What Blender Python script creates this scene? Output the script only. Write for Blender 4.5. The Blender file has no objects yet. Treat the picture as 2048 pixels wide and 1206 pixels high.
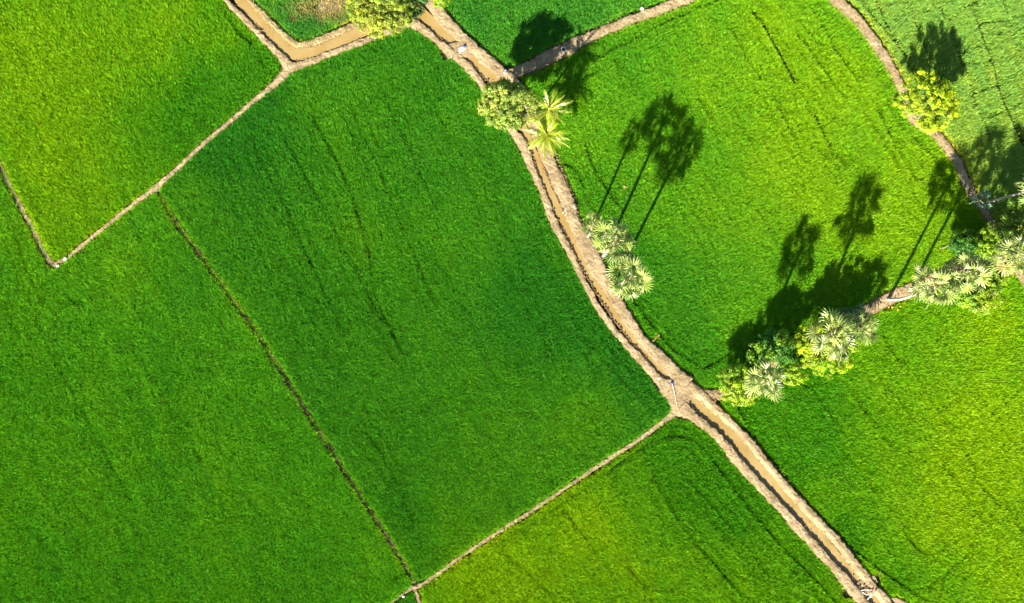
import bpy, math, random
import numpy as np
from mathutils import Vector, Matrix, Euler

# ------------------------------------------------------------------ scale
SC = 0.065                 # metres per photo pixel on the ground
FPX = 1750.0               # focal length in photo pixels
H = FPX * SC               # height of the drone above the ground
EL = math.atan(FPX / 2876.0)
AZ = math.atan2(1230, 2600)            # shadows fall towards +y, a little +x
SUND = np.array([math.sin(AZ) * math.cos(EL), math.cos(AZ) * math.cos(EL), -math.sin(EL)])
VY = -1997.0               # where the shadow direction of height converges (photo y)
rng = np.random.default_rng(7)
random.seed(7)

C = bpy.context.scene.collection


def W(px, py):
    return np.array([(px - 1024.0) * SC, (603.0 - py) * SC])


def WP(pts):
    return np.array([W(p[0], p[1]) for p in pts])


# ------------------------------------------------------------------ noise
def _hash(ix, iy, seed):
    n = (ix.astype(np.int64) * 374761393 + iy.astype(np.int64) * 668265263 + seed * 974634977) & 0x7FFFFFFF
    n = ((n ^ (n >> 13)) * 1274126177) & 0x7FFFFFFF
    n = ((n ^ (n >> 16)) * 668265263) & 0x7FFFFFFF
    return ((n ^ (n >> 15)) & 0xFFFFF) / float(0xFFFFF)


def vnoise(x, y, scale, seed=0):
    x = np.asarray(x, float) / scale
    y = np.asarray(y, float) / scale
    ix = np.floor(x); iy = np.floor(y)
    fx = x - ix; fy = y - iy
    fx = fx * fx * (3 - 2 * fx); fy = fy * fy * (3 - 2 * fy)
    a = _hash(ix, iy, seed); b = _hash(ix + 1, iy, seed)
    c = _hash(ix, iy + 1, seed); d = _hash(ix + 1, iy + 1, seed)
    return ((a * (1 - fx) + b * fx) * (1 - fy) + (c * (1 - fx) + d * fx) * fy) * 2 - 1


def fnoise(x, y, scale, seed=0, octaves=4):
    t = 0; amp = 1; tot = 0
    for k in range(octaves):
        t = t + amp * vnoise(x, y, scale / 2 ** k, seed + 17 * k); tot += amp; amp *= 0.55
    return t / tot


# ------------------------------------------------------------------ meshes
def make_mesh(name, verts, faces, mat=None, col=None, smooth=False):
    """faces: list of int arrays (n,3) and/or (n,4); col: (nfaces,3)"""
    me = bpy.data.meshes.new(name)
    verts = np.asarray(verts, np.float32)
    faces = [np.asarray(f, np.int32) for f in faces if len(f)]
    nl = sum(f.size for f in faces); nf = sum(len(f) for f in faces)
    me.vertices.add(len(verts)); me.vertices.foreach_set('co', verts.ravel())
    me.loops.add(nl); me.loops.foreach_set('vertex_index', np.concatenate([f.ravel() for f in faces]))
    starts = []; s = 0
    for f in faces:
        starts.append(s + np.arange(len(f)) * f.shape[1]); s += f.size
    me.polygons.add(nf); me.polygons.foreach_set('loop_start', np.concatenate(starts).astype(np.int32))
    me.update(calc_edges=True)
    me.polygons.foreach_set('use_smooth', np.full(nf, bool(smooth)))
    if col is not None:
        a = me.attributes.new('tint', 'FLOAT_COLOR', 'FACE')
        c4 = np.ones((nf, 4), np.float32); c4[:, :3] = col
        a.data.foreach_set('color', c4.ravel())
    if mat:
        me.materials.append(mat)
    return me


class MB:
    """collects pieces into one mesh"""
    def __init__(s):
        s.v = []; s.t = []; s.q = []; s.tc = []; s.qc = []; s.n = 0

    def add(s, v, tris=None, quads=None, col=None):
        v = np.asarray(v, float).reshape(-1, 3)
        c = np.array([1, 1, 1.0]) if col is None else np.asarray(col, float)
        if tris is not None and len(tris):
            t = np.asarray(tris, int); s.t.append(t + s.n); s.tc.append(np.broadcast_to(c, (len(t), 3)))
        if quads is not None and len(quads):
            q = np.asarray(quads, int); s.q.append(q + s.n); s.qc.append(np.broadcast_to(c, (len(q), 3)))
        s.v.append(v); s.n += len(v)

    def mesh(s, name, mat, smooth=False):
        f = []; c = []
        if s.t: f.append(np.concatenate(s.t)); c.append(np.concatenate(s.tc))
        if s.q: f.append(np.concatenate(s.q)); c.append(np.concatenate(s.qc))
        return make_mesh(name, np.concatenate(s.v), f, mat, np.concatenate(c), smooth)

    def build(s, name, mat, parent=None, loc=None, smooth=False):
        return link(name, s.mesh(name, mat, smooth), parent, loc)


def link(name, me, parent=None, loc=None):
    o = bpy.data.objects.new(name, me); C.objects.link(o)
    if parent is not None: o.parent = parent
    if loc is not None: o.location = [float(k) for k in loc]
    return o


def tag(o, label=None, cat=None, group=None, kind=None):
    if label: o['label'] = label
    if cat: o['category'] = cat
    if group: o['group'] = group
    if kind: o['kind'] = kind
    return o


def empty(name, loc):
    o = bpy.data.objects.new(name, None); C.objects.link(o)
    o.location = [float(k) for k in loc]; o.empty_display_size = 0.3
    return o


def tube(mb, pts, rad, seg=8, col=None, bump=0.0, seed=0):
    pts = np.asarray(pts, float); n = len(pts)
    r = np.broadcast_to(np.asarray(rad, float), (n,))
    t = np.gradient(pts, axis=0); t /= np.linalg.norm(t, axis=1)[:, None] + 1e-9
    ref = np.array([0, 0, 1.0]) if abs(t[:, 2]).mean() < 0.8 else np.array([1.0, 0, 0])
    a = np.cross(t, ref); a /= np.linalg.norm(a, axis=1)[:, None] + 1e-9
    b = np.cross(t, a)
    th = np.arange(seg) * 2 * math.pi / seg
    ring = (np.cos(th)[None, :, None] * a[:, None, :] + np.sin(th)[None, :, None] * b[:, None, :])
    rr = r[:, None] * np.ones((1, seg))
    if bump:
        g = np.random.default_rng(seed); rr = rr * (1 + bump * g.uniform(-1, 1, rr.shape))
    v = pts[:, None, :] + ring * rr[:, :, None]
    v = v.reshape(-1, 3)
    i = np.arange(n - 1)[:, None] * seg; j = np.arange(seg)[None, :]; k = (j + 1) % seg
    q = np.stack([i + j, i + k, i + seg + k, i + seg + j], -1).reshape(-1, 4)
    caps_v = np.vstack([pts[:1], pts[-1:]])
    nv = len(v)
    jj = np.arange(seg); kk = (jj + 1) % seg
    c0 = np.stack([kk, jj, np.full(seg, nv)], -1)
    c1 = np.stack([(n - 1) * seg + jj, (n - 1) * seg + kk, np.full(seg, nv + 1)], -1)
    mb.add(np.vstack([v, caps_v]), np.vstack([c0, c1]), q, col)


# ------------------------------------------------------------------ materials
def nodes(name):
    m = bpy.data.materials.new(name); m.use_nodes = True
    nt = m.node_tree; nt.nodes.clear()
    return m, nt, nt.nodes, nt.links


def N(ns, kind, **kw):
    n = ns.new(kind)
    for k, v in kw.items():
        if k in n.inputs.keys():
            n.inputs[k].default_value = v
        else:
            setattr(n, k, v)
    return n


def leaf_material(name, trans=0.35, gloss=0.12, rough=0.5, tmul=(1.25, 1.15, 0.5, 1), up=0.0):
    m, nt, ns, L = nodes(name)
    out = N(ns, 'ShaderNodeOutputMaterial')
    att = N(ns, 'ShaderNodeAttribute', attribute_name='tint')
    dif = N(ns, 'ShaderNodeBsdfDiffuse')
    tr = N(ns, 'ShaderNodeBsdfTranslucent')
    mul = N(ns, 'ShaderNodeMixRGB', blend_type='MULTIPLY'); mul.inputs[0].default_value = 1
    mul.inputs[2].default_value = tmul
    L.new(att.outputs['Color'], dif.inputs['Color']); L.new(att.outputs['Color'], mul.inputs[1])
    L.new(mul.outputs[0], tr.inputs['Color'])
    if up:
        ge = N(ns, 'ShaderNodeNewGeometry')
        mv = N(ns, 'ShaderNodeMix', data_type='VECTOR'); mv.inputs['Factor'].default_value = up
        L.new(ge.outputs['Normal'], mv.inputs[4]); mv.inputs[5].default_value = (0, 0, 1)
        nn = N(ns, 'ShaderNodeVectorMath', operation='NORMALIZE'); L.new(mv.outputs[1], nn.inputs[0])
        L.new(nn.outputs[0], dif.inputs['Normal'])
    mx = N(ns, 'ShaderNodeMixShader'); mx.inputs[0].default_value = trans
    L.new(dif.outputs[0], mx.inputs[1]); L.new(tr.outputs[0], mx.inputs[2])
    if gloss > 0:
        gl = N(ns, 'ShaderNodeBsdfGlossy'); gl.inputs['Roughness'].default_value = rough
        gl.inputs['Color'].default_value = (0.9, 0.92, 0.85, 1)
        m2 = N(ns, 'ShaderNodeMixShader'); m2.inputs[0].default_value = gloss
        L.new(mx.outputs[0], m2.inputs[1]); L.new(gl.outputs[0], m2.inputs[2])
        L.new(m2.outputs[0], out.inputs['Surface'])
    else:
        L.new(mx.outputs[0], out.inputs['Surface'])
    return m


def earth_material(name, c1, c2, c3, scale=1.0, bump=0.5, rough=0.95, tint=False):
    m, nt, ns, L = nodes(name)
    out = N(ns, 'ShaderNodeOutputMaterial'); b = N(ns, 'ShaderNodeBsdfPrincipled')
    b.inputs['Roughness'].default_value = rough
    b.inputs['Specular IOR Level'].default_value = 0.15
    tc = N(ns, 'ShaderNodeTexCoord')
    n1 = N(ns, 'ShaderNodeTexNoise'); n1.inputs['Scale'].default_value = 0.55 * scale; n1.inputs['Detail'].default_value = 5
    n2 = N(ns, 'ShaderNodeTexNoise'); n2.inputs['Scale'].default_value = 4.5 * scale; n2.inputs['Detail'].default_value = 6
    n2.inputs['Roughness'].default_value = 0.7
    for n in (n1, n2): L.new(tc.outputs['Object'], n.inputs['Vector'])
    r1 = N(ns, 'ShaderNodeValToRGB'); r1.color_ramp.elements[0].color = (*c1, 1); r1.color_ramp.elements[1].color = (*c2, 1)
    r1.color_ramp.elements[0].position = 0.36; r1.color_ramp.elements[1].position = 0.64
    r2 = N(ns, 'ShaderNodeValToRGB'); r2.color_ramp.elements[0].color = (0, 0, 0, 1); r2.color_ramp.elements[1].color = (1, 1, 1, 1)
    r2.color_ramp.elements[0].position = 0.46; r2.color_ramp.elements[1].position = 0.74
    L.new(n1.outputs['Fac'], r1.inputs[0]); L.new(n2.outputs['Fac'], r2.inputs[0])
    mx = N(ns, 'ShaderNodeMixRGB'); mx.inputs[2].default_value = (*c3, 1)
    L.new(r2.outputs[0], mx.inputs[0]); L.new(r1.outputs[0], mx.inputs[1])
    src = mx.outputs[0]
    if tint:
        att = N(ns, 'ShaderNodeAttribute', attribute_name='tint')
        mt = N(ns, 'ShaderNodeMixRGB', blend_type='MULTIPLY'); mt.inputs[0].default_value = 1
        L.new(src, mt.inputs[1]); L.new(att.outputs['Color'], mt.inputs[2]); src = mt.outputs[0]
    L.new(src, b.inputs['Base Color'])
    if bump:
        n3 = N(ns, 'ShaderNodeTexNoise'); n3.inputs['Scale'].default_value = 3.2 * scale; n3.inputs['Detail'].default_value = 8
        n3.inputs['Roughness'].default_value = 0.72
        L.new(tc.outputs['Object'], n3.inputs['Vector'])
        bp = N(ns, 'ShaderNodeBump'); bp.inputs['Strength'].default_value = bump; bp.inputs['Distance'].default_value = 0.15
        L.new(n3.outputs['Fac'], bp.inputs['Height']); L.new(bp.outputs[0], b.inputs['Normal'])
    L.new(b.outputs[0], out.inputs['Surface'])
    return m


def water_material():
    m, nt, ns, L = nodes('muddy_water')
    out = N(ns, 'ShaderNodeOutputMaterial'); b = N(ns, 'ShaderNodeBsdfPrincipled')
    b.inputs['Roughness'].default_value = 0.12
    tc = N(ns, 'ShaderNodeTexCoord')
    n1 = N(ns, 'ShaderNodeTexNoise'); n1.inputs['Scale'].default_value = 0.35; n1.inputs['Detail'].default_value = 4
    L.new(tc.outputs['Object'], n1.inputs['Vector'])
    r = N(ns, 'ShaderNodeValToRGB'); r.color_ramp.elements[0].color = (0.215, 0.14, 0.042, 1); r.color_ramp.elements[1].color = (0.255, 0.182, 0.07, 1)
    r.color_ramp.elements[0].position = 0.35; r.color_ramp.elements[1].position = 0.65
    L.new(n1.outputs['Fac'], r.inputs[0]); L.new(r.outputs[0], b.inputs['Base Color'])
    n2 = N(ns, 'ShaderNodeTexNoise'); n2.inputs['Scale'].default_value = 3.0
    L.new(tc.outputs['Object'], n2.inputs['Vector'])
    bp = N(ns, 'ShaderNodeBump'); bp.inputs['Strength'].default_value = 0.06; bp.inputs['Distance'].default_value = 0.05
    L.new(n2.outputs['Fac'], bp.inputs['Height']); L.new(bp.outputs[0], b.inputs['Normal'])
    L.new(b.outputs[0], out.inputs['Surface'])
    return m


def plain(name, col, rough=0.8, var=0.25, scale=6.0):
    m, nt, ns, L = nodes(name)
    out = N(ns, 'ShaderNodeOutputMaterial'); b = N(ns, 'ShaderNodeBsdfPrincipled')
    b.inputs['Roughness'].default_value = rough
    tc = N(ns, 'ShaderNodeTexCoord'); n1 = N(ns, 'ShaderNodeTexNoise'); n1.inputs['Scale'].default_value = scale; n1.inputs['Detail'].default_value = 5
    L.new(tc.outputs['Object'], n1.inputs['Vector'])
    r = N(ns, 'ShaderNodeValToRGB')
    r.color_ramp.elements[0].color = (*[c * (1 - var) for c in col], 1); r.color_ramp.elements[1].color = (*[min(1, c * (1 + var)) for c in col], 1)
    r.color_ramp.elements[0].position = 0.3; r.color_ramp.elements[1].position = 0.7
    L.new(n1.outputs['Fac'], r.inputs[0]); L.new(r.outputs[0], b.inputs['Base Color'])
    L.new(b.outputs[0], out.inputs['Surface'])
    return m


M_RICE = leaf_material('rice_leaf', trans=0.22, gloss=0.006, rough=0.5, up=0.55)
M_LEAF = leaf_material('broad_leaf', trans=0.26, gloss=0.02, rough=0.45, tmul=(1.05, 1.15, 0.4, 1))
M_PALM = leaf_material('palm_leaf', trans=0.18, gloss=0.05, rough=0.42, tmul=(1, 1, 0.6, 1))
M_COCO = leaf_material('coconut_leaf', trans=0.25, gloss=0.08, rough=0.4)
M_STRAW = leaf_material('dry_straw', trans=0.2, gloss=0.0)
M_SOIL = earth_material('packed_earth', (0.205, 0.149, 0.078), (0.310, 0.238, 0.134), (0.10, 0.067, 0.035), 1.0, 1.0, tint=True)
M_CLOD = earth_material('clod_earth', (0.11, 0.073, 0.04), (0.18, 0.125, 0.07), (0.06, 0.04, 0.022), 3.0, 0.6)
M_MUD = earth_material('field_mud', (0.045, 0.055, 0.014), (0.06, 0.085, 0.016), (0.035, 0.04, 0.012), 1.0, 0.5)
M_BARE = earth_material('bare_field_soil', (0.16, 0.11, 0.05), (0.21, 0.15, 0.08), (0.13, 0.11, 0.035), 1.0, 0.4)
M_WATER = water_material()
M_BARK = earth_material('palm_bark', (0.30, 0.26, 0.21), (0.42, 0.38, 0.32), (0.18, 0.15, 0.12), 5.0, 0.5)
M_WOOD = earth_material('tree_bark', (0.20, 0.16, 0.12), (0.30, 0.25, 0.19), (0.12, 0.09, 0.07), 4.0, 0.5)

# ------------------------------------------------------------------ ribbons: levees, banks, paths
RX0, RY0, RX1, RY1, RS = W(-330, 0)[0], W(0, 1536)[1], W(2378, 0)[0], W(0, -330)[1], 0.06
GW = int((RX1 - RX0) / RS) + 1; GH = int((RY1 - RY0) / RS) + 1
edge_d = np.full((GH, GW), 3.0, np.float32)      # distance to the nearest bare earth or water edge
fur_d = np.full((GH, GW), 1.5, np.float32)       # distance to the nearest tramline in the crop
fur_w = np.zeros((GH, GW), np.float32)


def spline(pts, step=0.15):
    """Catmull-Rom through rows of pts (x, y, extra...) resampled at about step metres"""
    p = np.asarray(pts, float)
    p = np.vstack([2 * p[0] - p[1], p, 2 * p[-1] - p[-2]])
    out = []
    for i in range(1, len(p) - 2):
        n = max(2, int(np.linalg.norm(p[i + 1, :2] - p[i, :2]) / step))
        t = (np.arange(n) / n)[:, None]
        a, b, c, d = p[i - 1], p[i], p[i + 1], p[i + 2]
        out.append(0.5 * (2 * b + (c - a) * t + (2 * a - 5 * b + 4 * c - d) * t ** 2 + (3 * b - a - 3 * c + d) * t ** 3))
    out.append(p[-2:-1])
    return np.vstack(out)


def stamp(grid, P, hw, reach, extra=None):
    for k in range(0, len(P) - 1, 2):
        a = P[k, :2]; b = P[min(k + 2, len(P) - 1), :2]; w = hw[k]
        x0 = int((min(a[0], b[0]) - w - reach - RX0) / RS); x1 = int((max(a[0], b[0]) + w + reach - RX0) / RS) + 2
        y0 = int((min(a[1], b[1]) - w - reach - RY0) / RS); y1 = int((max(a[1], b[1]) + w + reach - RY0) / RS) + 2
        x0 = max(0, x0); y0 = max(0, y0); x1 = min(GW, x1); y1 = min(GH, y1)
        if x1 <= x0 or y1 <= y0: continue
        X = RX0 + np.arange(x0, x1) * RS; Y = RY0 + np.arange(y0, y1) * RS
        d = b - a; l2 = d @ d + 1e-9
        ux = X[None, :] - a[0]; uy = Y[:, None] - a[1]
        t = np.clip((ux * d[0] + uy * d[1]) / l2, 0, 1)
        dist = np.hypot(ux - t * d[0], uy - t * d[1]) - w
        sub = grid[y0:y1, x0:x1]
        if extra is not None:
            g, val = extra
            gs = g[y0:y1, x0:x1]; better = dist < sub; gs[better] = val[k]
        np.minimum(sub, dist, out=sub)


PROFILE = np.array([-1.32, -1.14, -1.0, -0.9, -0.78, -0.66, -0.54, -0.4, -0.27, -0.13, 0, 0.13, 0.27, 0.4, 0.54, 0.66, 0.78, 0.9, 1.0, 1.14, 1.32])


def ribbon(name, pts, height, label, mat=None, seed=0, rough=1.0, tint=(1, 1, 1), kind='structure', slope=None):
    """pts rows: photo x, y, full width in photo px [, height]"""
    rows = []
    for p in pts:
        w = W(p[0], p[1]); rows.append([w[0], w[1], p[2] * SC / 2, p[3] if len(p) > 3 else height])
    P = spline(rows, 0.11)
    P[:, 2] = np.maximum(P[:, 2], 0.12)
    stamp(edge_d, P, P[:, 2], 3.0)
    T = np.gradient(P[:, :2], axis=0); T /= np.linalg.norm(T, axis=1)[:, None] + 1e-9
    Nn = np.stack([-T[:, 1], T[:, 0]], 1)
    n = len(P); m = len(PROFILE)
    s = np.concatenate([[0], np.cumsum(np.linalg.norm(np.diff(P[:, :2], axis=0), axis=1))])
    hw = P[:, 2][:, None]
    eL = 1 + rough * np.minimum(0.24, 0.15 / hw[:, 0]) * (fnoise(s, s * 0, 1.4, seed + 3) * 1.3 + 0.8 * vnoise(s, s * 0, 0.33, seed + 5))
    eR = 1 + rough * np.minimum(0.24, 0.15 / hw[:, 0]) * (fnoise(s, s * 0 + 9, 1.4, seed + 11) * 1.3 + 0.8 * vnoise(s, s * 0, 0.33, seed + 13))
    U = PROFILE[None, :] * np.where(PROFILE[None, :] > 0, eL[:, None], eR[:, None])
    X = P[:, 0][:, None] + Nn[:, 0][:, None] * U * hw
    Y = P[:, 1][:, None] + Nn[:, 1][:, None] * U * hw
    a = np.abs(PROFILE)
    prof = np.where(a <= 0.78, 1 - 0.10 * (a / 0.78) ** 2, np.interp(a, [0.78, 0.9, 1.0, 1.14, 1.32], [0.90, 0.68, 0.30, -0.05, -0.4]))
    if slope is not None:      # a soft shore on one side: slope = (side, inner fraction)
        side, = slope
        mask = PROFILE * side > 0
        prof2 = np.interp(PROFILE * side, [0, 0.3, 1.0, 1.14, 1.32], [1, 0.85, 0.14, -0.05, -0.3])
        prof = np.where(mask, prof2, prof)
    Z = prof[None, :] * P[:, 3][:, None]
    big = fnoise(X, Y, 1.1, seed + 1); fine = fnoise(X, Y, 0.32, seed + 2, 2)
    fine2 = vnoise(X, Y, 0.17, seed + 4)
    Z = Z + rough * (0.07 * big + 0.07 * fine + 0.035 * fine2) * np.minimum(1, P[:, 3][:, None] / 0.3)
    v = np.stack([X, Y, Z], -1).reshape(-1, 3)
    i = np.arange(n - 1)[:, None] * m; j = np.arange(m - 1)[None, :]
    q = np.stack([i + j, i + m + j, i + m + j + 1, i + j + 1], -1).reshape(-1, 4)
    # wear: the trodden middle is paler, the flanks have darker turned earth
    uc = (np.abs(PROFILE[:-1]) + np.abs(PROFILE[1:])) / 2
    flank = np.interp(uc, [0, 0.55, 0.95, 1.3], [1.06, 1.0, 0.66, 0.5])
    cx = (X[:-1, :-1] + X[1:, 1:]) / 2; cy = (Y[:-1, :-1] + Y[1:, 1:]) / 2
    g = flank[None, :] * (1 + 0.16 * fnoise(cx, cy, 2.2, seed + 21) + 0.20 * fnoise(cx, cy, 0.5, seed + 22, 3))
    col = g.reshape(-1, 1) * np.array(tint)[None, :]
    q = q[:, ::-1]
    me = make_mesh(name, v, [q], mat or M_SOIL, col, True)
    o = link(name, me); tag(o, label, None, None, kind)
    return o


def strip(name, lpts, rpts, z, mat, label, seed=0):
    """a flat water sheet between two edge lines"""
    a = spline([list(W(*p)) for p in lpts], 0.25); b = spline([list(W(*p)) for p in rpts], 0.25)
    n = 60 + int(len(a) / 4)
    def res(p):
        s = np.concatenate([[0], np.cumsum(np.linalg.norm(np.diff(p, axis=0), axis=1))]); t = np.linspace(0, s[-1], n)
        return np.stack([np.interp(t, s, p[:, 0]), np.interp(t, s, p[:, 1])], 1)
    A = res(a); B = res(b)
    K = 5
    f = np.linspace(0, 1, K)[None, :, None]
    G = A[:, None, :] * (1 - f) + B[:, None, :] * f
    v = np.concatenate([G, np.full((n, K, 1), z)], -1).reshape(-1, 3)
    i = np.arange(n - 1)[:, None] * K; j = np.arange(K - 1)[None, :]
    q = np.stack([i + j, i + j + 1, i + K + j + 1, i + K + j], -1).reshape(-1, 4)
    # bare water: keep crop away
    cen = (A + B) / 2; wd = np.linalg.norm(A - B, axis=1) / 2
    stamp(edge_d, cen, wd, 0.5)
    me = make_mesh(name, v, [q], mat, None, True)
    vz = v[q[0]]; nz = np.cross(vz[1] - vz[0], vz[2] - vz[0])[2]
    if nz < 0: me.flip_normals()
    o = link(name, me); tag(o, label, None, None, 'structure')
    return o


WZ = 0.27   # water level in the ditch
# --- north-west ditch
ribbon('path', [(430, -60, 12), (447, -10, 12), (460, 10, 11), (478, 27, 12), (500, 49, 13), (520, 70, 14), (545, 96, 15), (562, 113, 16), (578, 132, 24)], 0.60, 'narrow earth bank on the west side of the muddy north ditch', seed=1)
ribbon('path', [(455, -60, 22), (497, 0, 16), (520, 25, 18), (545, 50, 19), (566, 70, 18), (592, 90, 21), (618, 90, 21), (656, 76, 22), (700, 56, 22), (735, 38, 22), (790, -10, 20), (830, -60, 20)], 0.42, 'wide dry mud shore curving round the bare field corner', seed=2, slope=(-1,), tint=(0.97, 0.98, 0.86))
ribbon('path', [(570, 136, 24), (592, 132, 20), (624, 122, 15), (660, 108, 14), (700, 93, 14), (750, 74, 15), (790, 56, 18), (822, 42, 26)], 0.48, 'pale footpath bank between the north ditch and the large dark field', seed=3)
strip('water', [(455, -50), (470, 3), (492, 28), (520, 60), (552, 93), (580, 118), (618, 118), (656, 102), (700, 85), (745, 66), (790, 46)],
      [(478, -50), (497, 2), (532, 40), (568, 76), (592, 94), (618, 95), (656, 82), (700, 62), (740, 45), (780, 30)], 0.34, M_WATER, 'muddy water in the bending north-west ditch')
# --- main ditch, upper end
ribbon('path', [(800, 36, 24), (826, 45, 24), (850, 62, 17), (872, 80, 16), (900, 101, 18), (926, 124, 19), (945, 145, 18), (964, 170, 17), (985, 200, 18), (1010, 240, 18), (1030, 268, 20), (1046, 290, 24), (1064, 335, 17), (1085, 385, 16), (1106, 440, 17), (1137, 500, 17), (1163, 552, 15), (1195, 612, 14), (1232, 664, 15), (1275, 712, 18), (1315, 755, 22), (1345, 785, 30)], 0.62, 'trodden earth bank along the west edge of the main ditch', seed=4)
ribbon('path', [(830, -70, 40), (860, -10, 36), (872, 14, 32), (886, 38, 30), (908, 60, 24), (930, 82, 26), (955, 104, 24), (975, 122, 26), (1000, 142, 26), (1030, 170, 30), (1062, 225, 34), (1082, 275, 34), (1097, 318, 28), (1116, 360, 29), (1134, 400, 32), (1147, 440, 26), (1171, 490, 34), (1197, 540, 34), (1220, 580, 26), (1254, 636, 25), (1287, 682, 22), (1320, 715, 30), (1346, 742, 30), (1375, 768, 38)], 0.72, 'broad crumbling earth bank along the east edge of the main ditch', seed=5)
strip('water', [(808, -10), (824, 22), (858, 58), (884, 80), (903, 93)], [(830, -10), (846, 14), (880, 45), (905, 68), (918, 80)], 0.34, M_WATER, 'brown pool of the ditch between the top tree and the earth plug')
ribbon('path', [(892, 105, 30), (912, 100, 34), (935, 100, 34), (948, 96, 26)], 0.58, 'earth plug crossing the ditch beside the white plastic sheet', seed=6)
strip('water', [(934, 117), (948, 135), (965, 152), (981, 168), (1010, 215), (1040, 262), (1060, 300), (1075, 346), (1098, 405), (1134, 477), (1167, 543), (1209, 612), (1250, 672), (1290, 719), (1322, 757), (1335, 765)],
      [(949, 110), (970, 129), (990, 147), (1005, 165), (1030, 205), (1055, 255), (1071, 296), (1087, 330), (1115, 399), (1151, 471), (1181, 537), (1211, 584), (1241, 632), (1282, 684), (1322, 724), (1347, 752)], 0.34, M_WATER, 'long brown water of the main ditch below the round tree')
ribbon('path', [(1318, 770, 24), (1340, 768, 30), (1362, 776, 44), (1385, 785, 40)], 0.64, 'bare earth crossing where the ditch paths meet', seed=7)
ribbon('path', [(1336, 768, 44), (1352, 790, 46), (1362, 814, 40), (1370, 826, 30)], 0.62, 'pale trodden junction at the south end of the crossing', seed=8)
# --- lower ditch
ribbon('path', [(1362, 812, 32), (1385, 832, 24), (1412, 852, 20), (1446, 884, 20), (1478, 925, 22), (1511, 962, 20), (1552, 1005, 20), (1592, 1050, 20), (1630, 1092, 20), (1672, 1138, 20), (1707, 1181, 22), (1745, 1225, 24), (1800, 1290, 24)], 0.70, 'clod-edged earth bank west of the lower ditch', seed=9)
ribbon('path', [(1375, 772, 36), (1408, 797, 26), (1443, 830, 22), (1484, 868, 20), (1536, 932, 20), (1613, 1020, 22), (1667, 1075, 22), (1707, 1126, 24), (1746, 1176, 24), (1782, 1218, 26), (1835, 1290, 26)], 0.66, 'pale mud bank east of the lower ditch', seed=10, slope=(-1,))
strip('water', [(1369, 798), (1400, 832), (1451, 883), (1501, 949), (1582, 1029), (1652, 1109), (1704, 1167), (1760, 1230), (1800, 1275)],
      [(1380, 787), (1425, 824), (1484, 878), (1516, 920), (1586, 996), (1655, 1076), (1716, 1152), (1775, 1222), (1820, 1270)], WZ, M_WATER, 'shallow muddy water in the straight lower ditch')
ribbon('path', [(1695, 1185, 24), (1716, 1172, 22), (1738, 1166, 22), (1752, 1158, 20)], 0.45, 'broken earth dam under the driftwood in the lower ditch', seed=12)
ribbon('path', [(1772, 1196, 10), (1795, 1203, 14), (1815, 1215, 20)], 0.4, 'short earth spur at the foot of the lower ditch', seed=31)
# --- narrow levees
ribbon('path', [(-330, -300, 12), (-120, 90, 12), (-1, 333, 12), (29, 391, 12), (47, 426, 11), (65, 458, 11), (80, 492, 11), (95, 518, 12), (107, 532, 14)], 0.18, 'thin levee running down to the corner with white blocks', seed=13)
ribbon('path', [(106, 531, 12), (131, 517, 8), (156, 497, 9), (181, 476, 9), (214, 450, 9), (262, 412, 10), (300, 384, 12), (312, 376, 15), (326, 362, 11), (352, 339, 11), (400, 293, 10), (459, 243, 10), (502, 206, 11), (540, 175, 14), (560, 156, 18), (576, 140, 24)], 0.30, 'straight tan levee from the corner blocks up to the ditch', seed=14)
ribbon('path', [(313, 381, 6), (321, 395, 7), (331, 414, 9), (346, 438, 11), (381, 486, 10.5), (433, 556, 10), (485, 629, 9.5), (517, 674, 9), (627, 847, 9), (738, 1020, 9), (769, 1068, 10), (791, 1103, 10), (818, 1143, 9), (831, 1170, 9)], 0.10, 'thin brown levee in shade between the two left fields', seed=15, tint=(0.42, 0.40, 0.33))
ribbon('path', [(826, 1176, 12), (840, 1171, 10), (874, 1149, 9), (925, 1111, 9), (980, 1075, 9), (1060, 1024, 9), (1150, 963, 9), (1220, 917, 10), (1285, 874, 11), (1330, 840, 12), (1356, 820, 18)], 0.30, 'straight tan levee from the ditch crossing to the lower corner', seed=16)
ribbon('path', [(828, 1174, 9), (834, 1190, 9), (840, 1210, 9), (870, 1300, 9), (960, 1540, 9)], 0.34, 'short levee leaving the frame at the bottom corner', seed=17)
ribbon('path', [(828, 1174, 9), (805, 1190, 6), (780, 1207, 5), (700, 1255, 5), (560, 1340, 5)], 0.28, 'very thin levee running off the bottom edge', seed=18)
# --- upper right paths
ribbon('path', [(1018, 148, 26), (1045, 140, 26), (1076, 126, 30), (1105, 110, 32), (1134, 97, 31), (1160, 82, 28), (1180, 73, 24), (1215, 58, 21), (1252, 43, 22), (1290, 29, 22), (1325, 17, 22), (1370, -1, 22), (1450, -34, 22), (1600, -100, 22)], 0.50, 'earth path rising from the round tree to the top edge', seed=19)
ribbon('path', [(1600, -90, 26), (1650, -30, 30), (1674, 0, 29), (1695, 20, 27), (1713, 38, 26), (1741, 73, 24), (1756, 95, 24), (1770, 117, 22), (1784, 140, 20), (1794, 158, 19), (1806, 185, 20), (1814, 215, 22), (1832, 243, 20), (1864, 264, 20), (1887, 287, 21), (1902, 309, 20), (1917, 331, 20), (1941, 388, 22), (1954, 405, 22), (1969, 423, 18), (1983, 453, 15), (1990, 485, 15), (1985, 520, 18)], 0.50, 'curving earth path under the yellow tree', seed=20)
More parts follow.
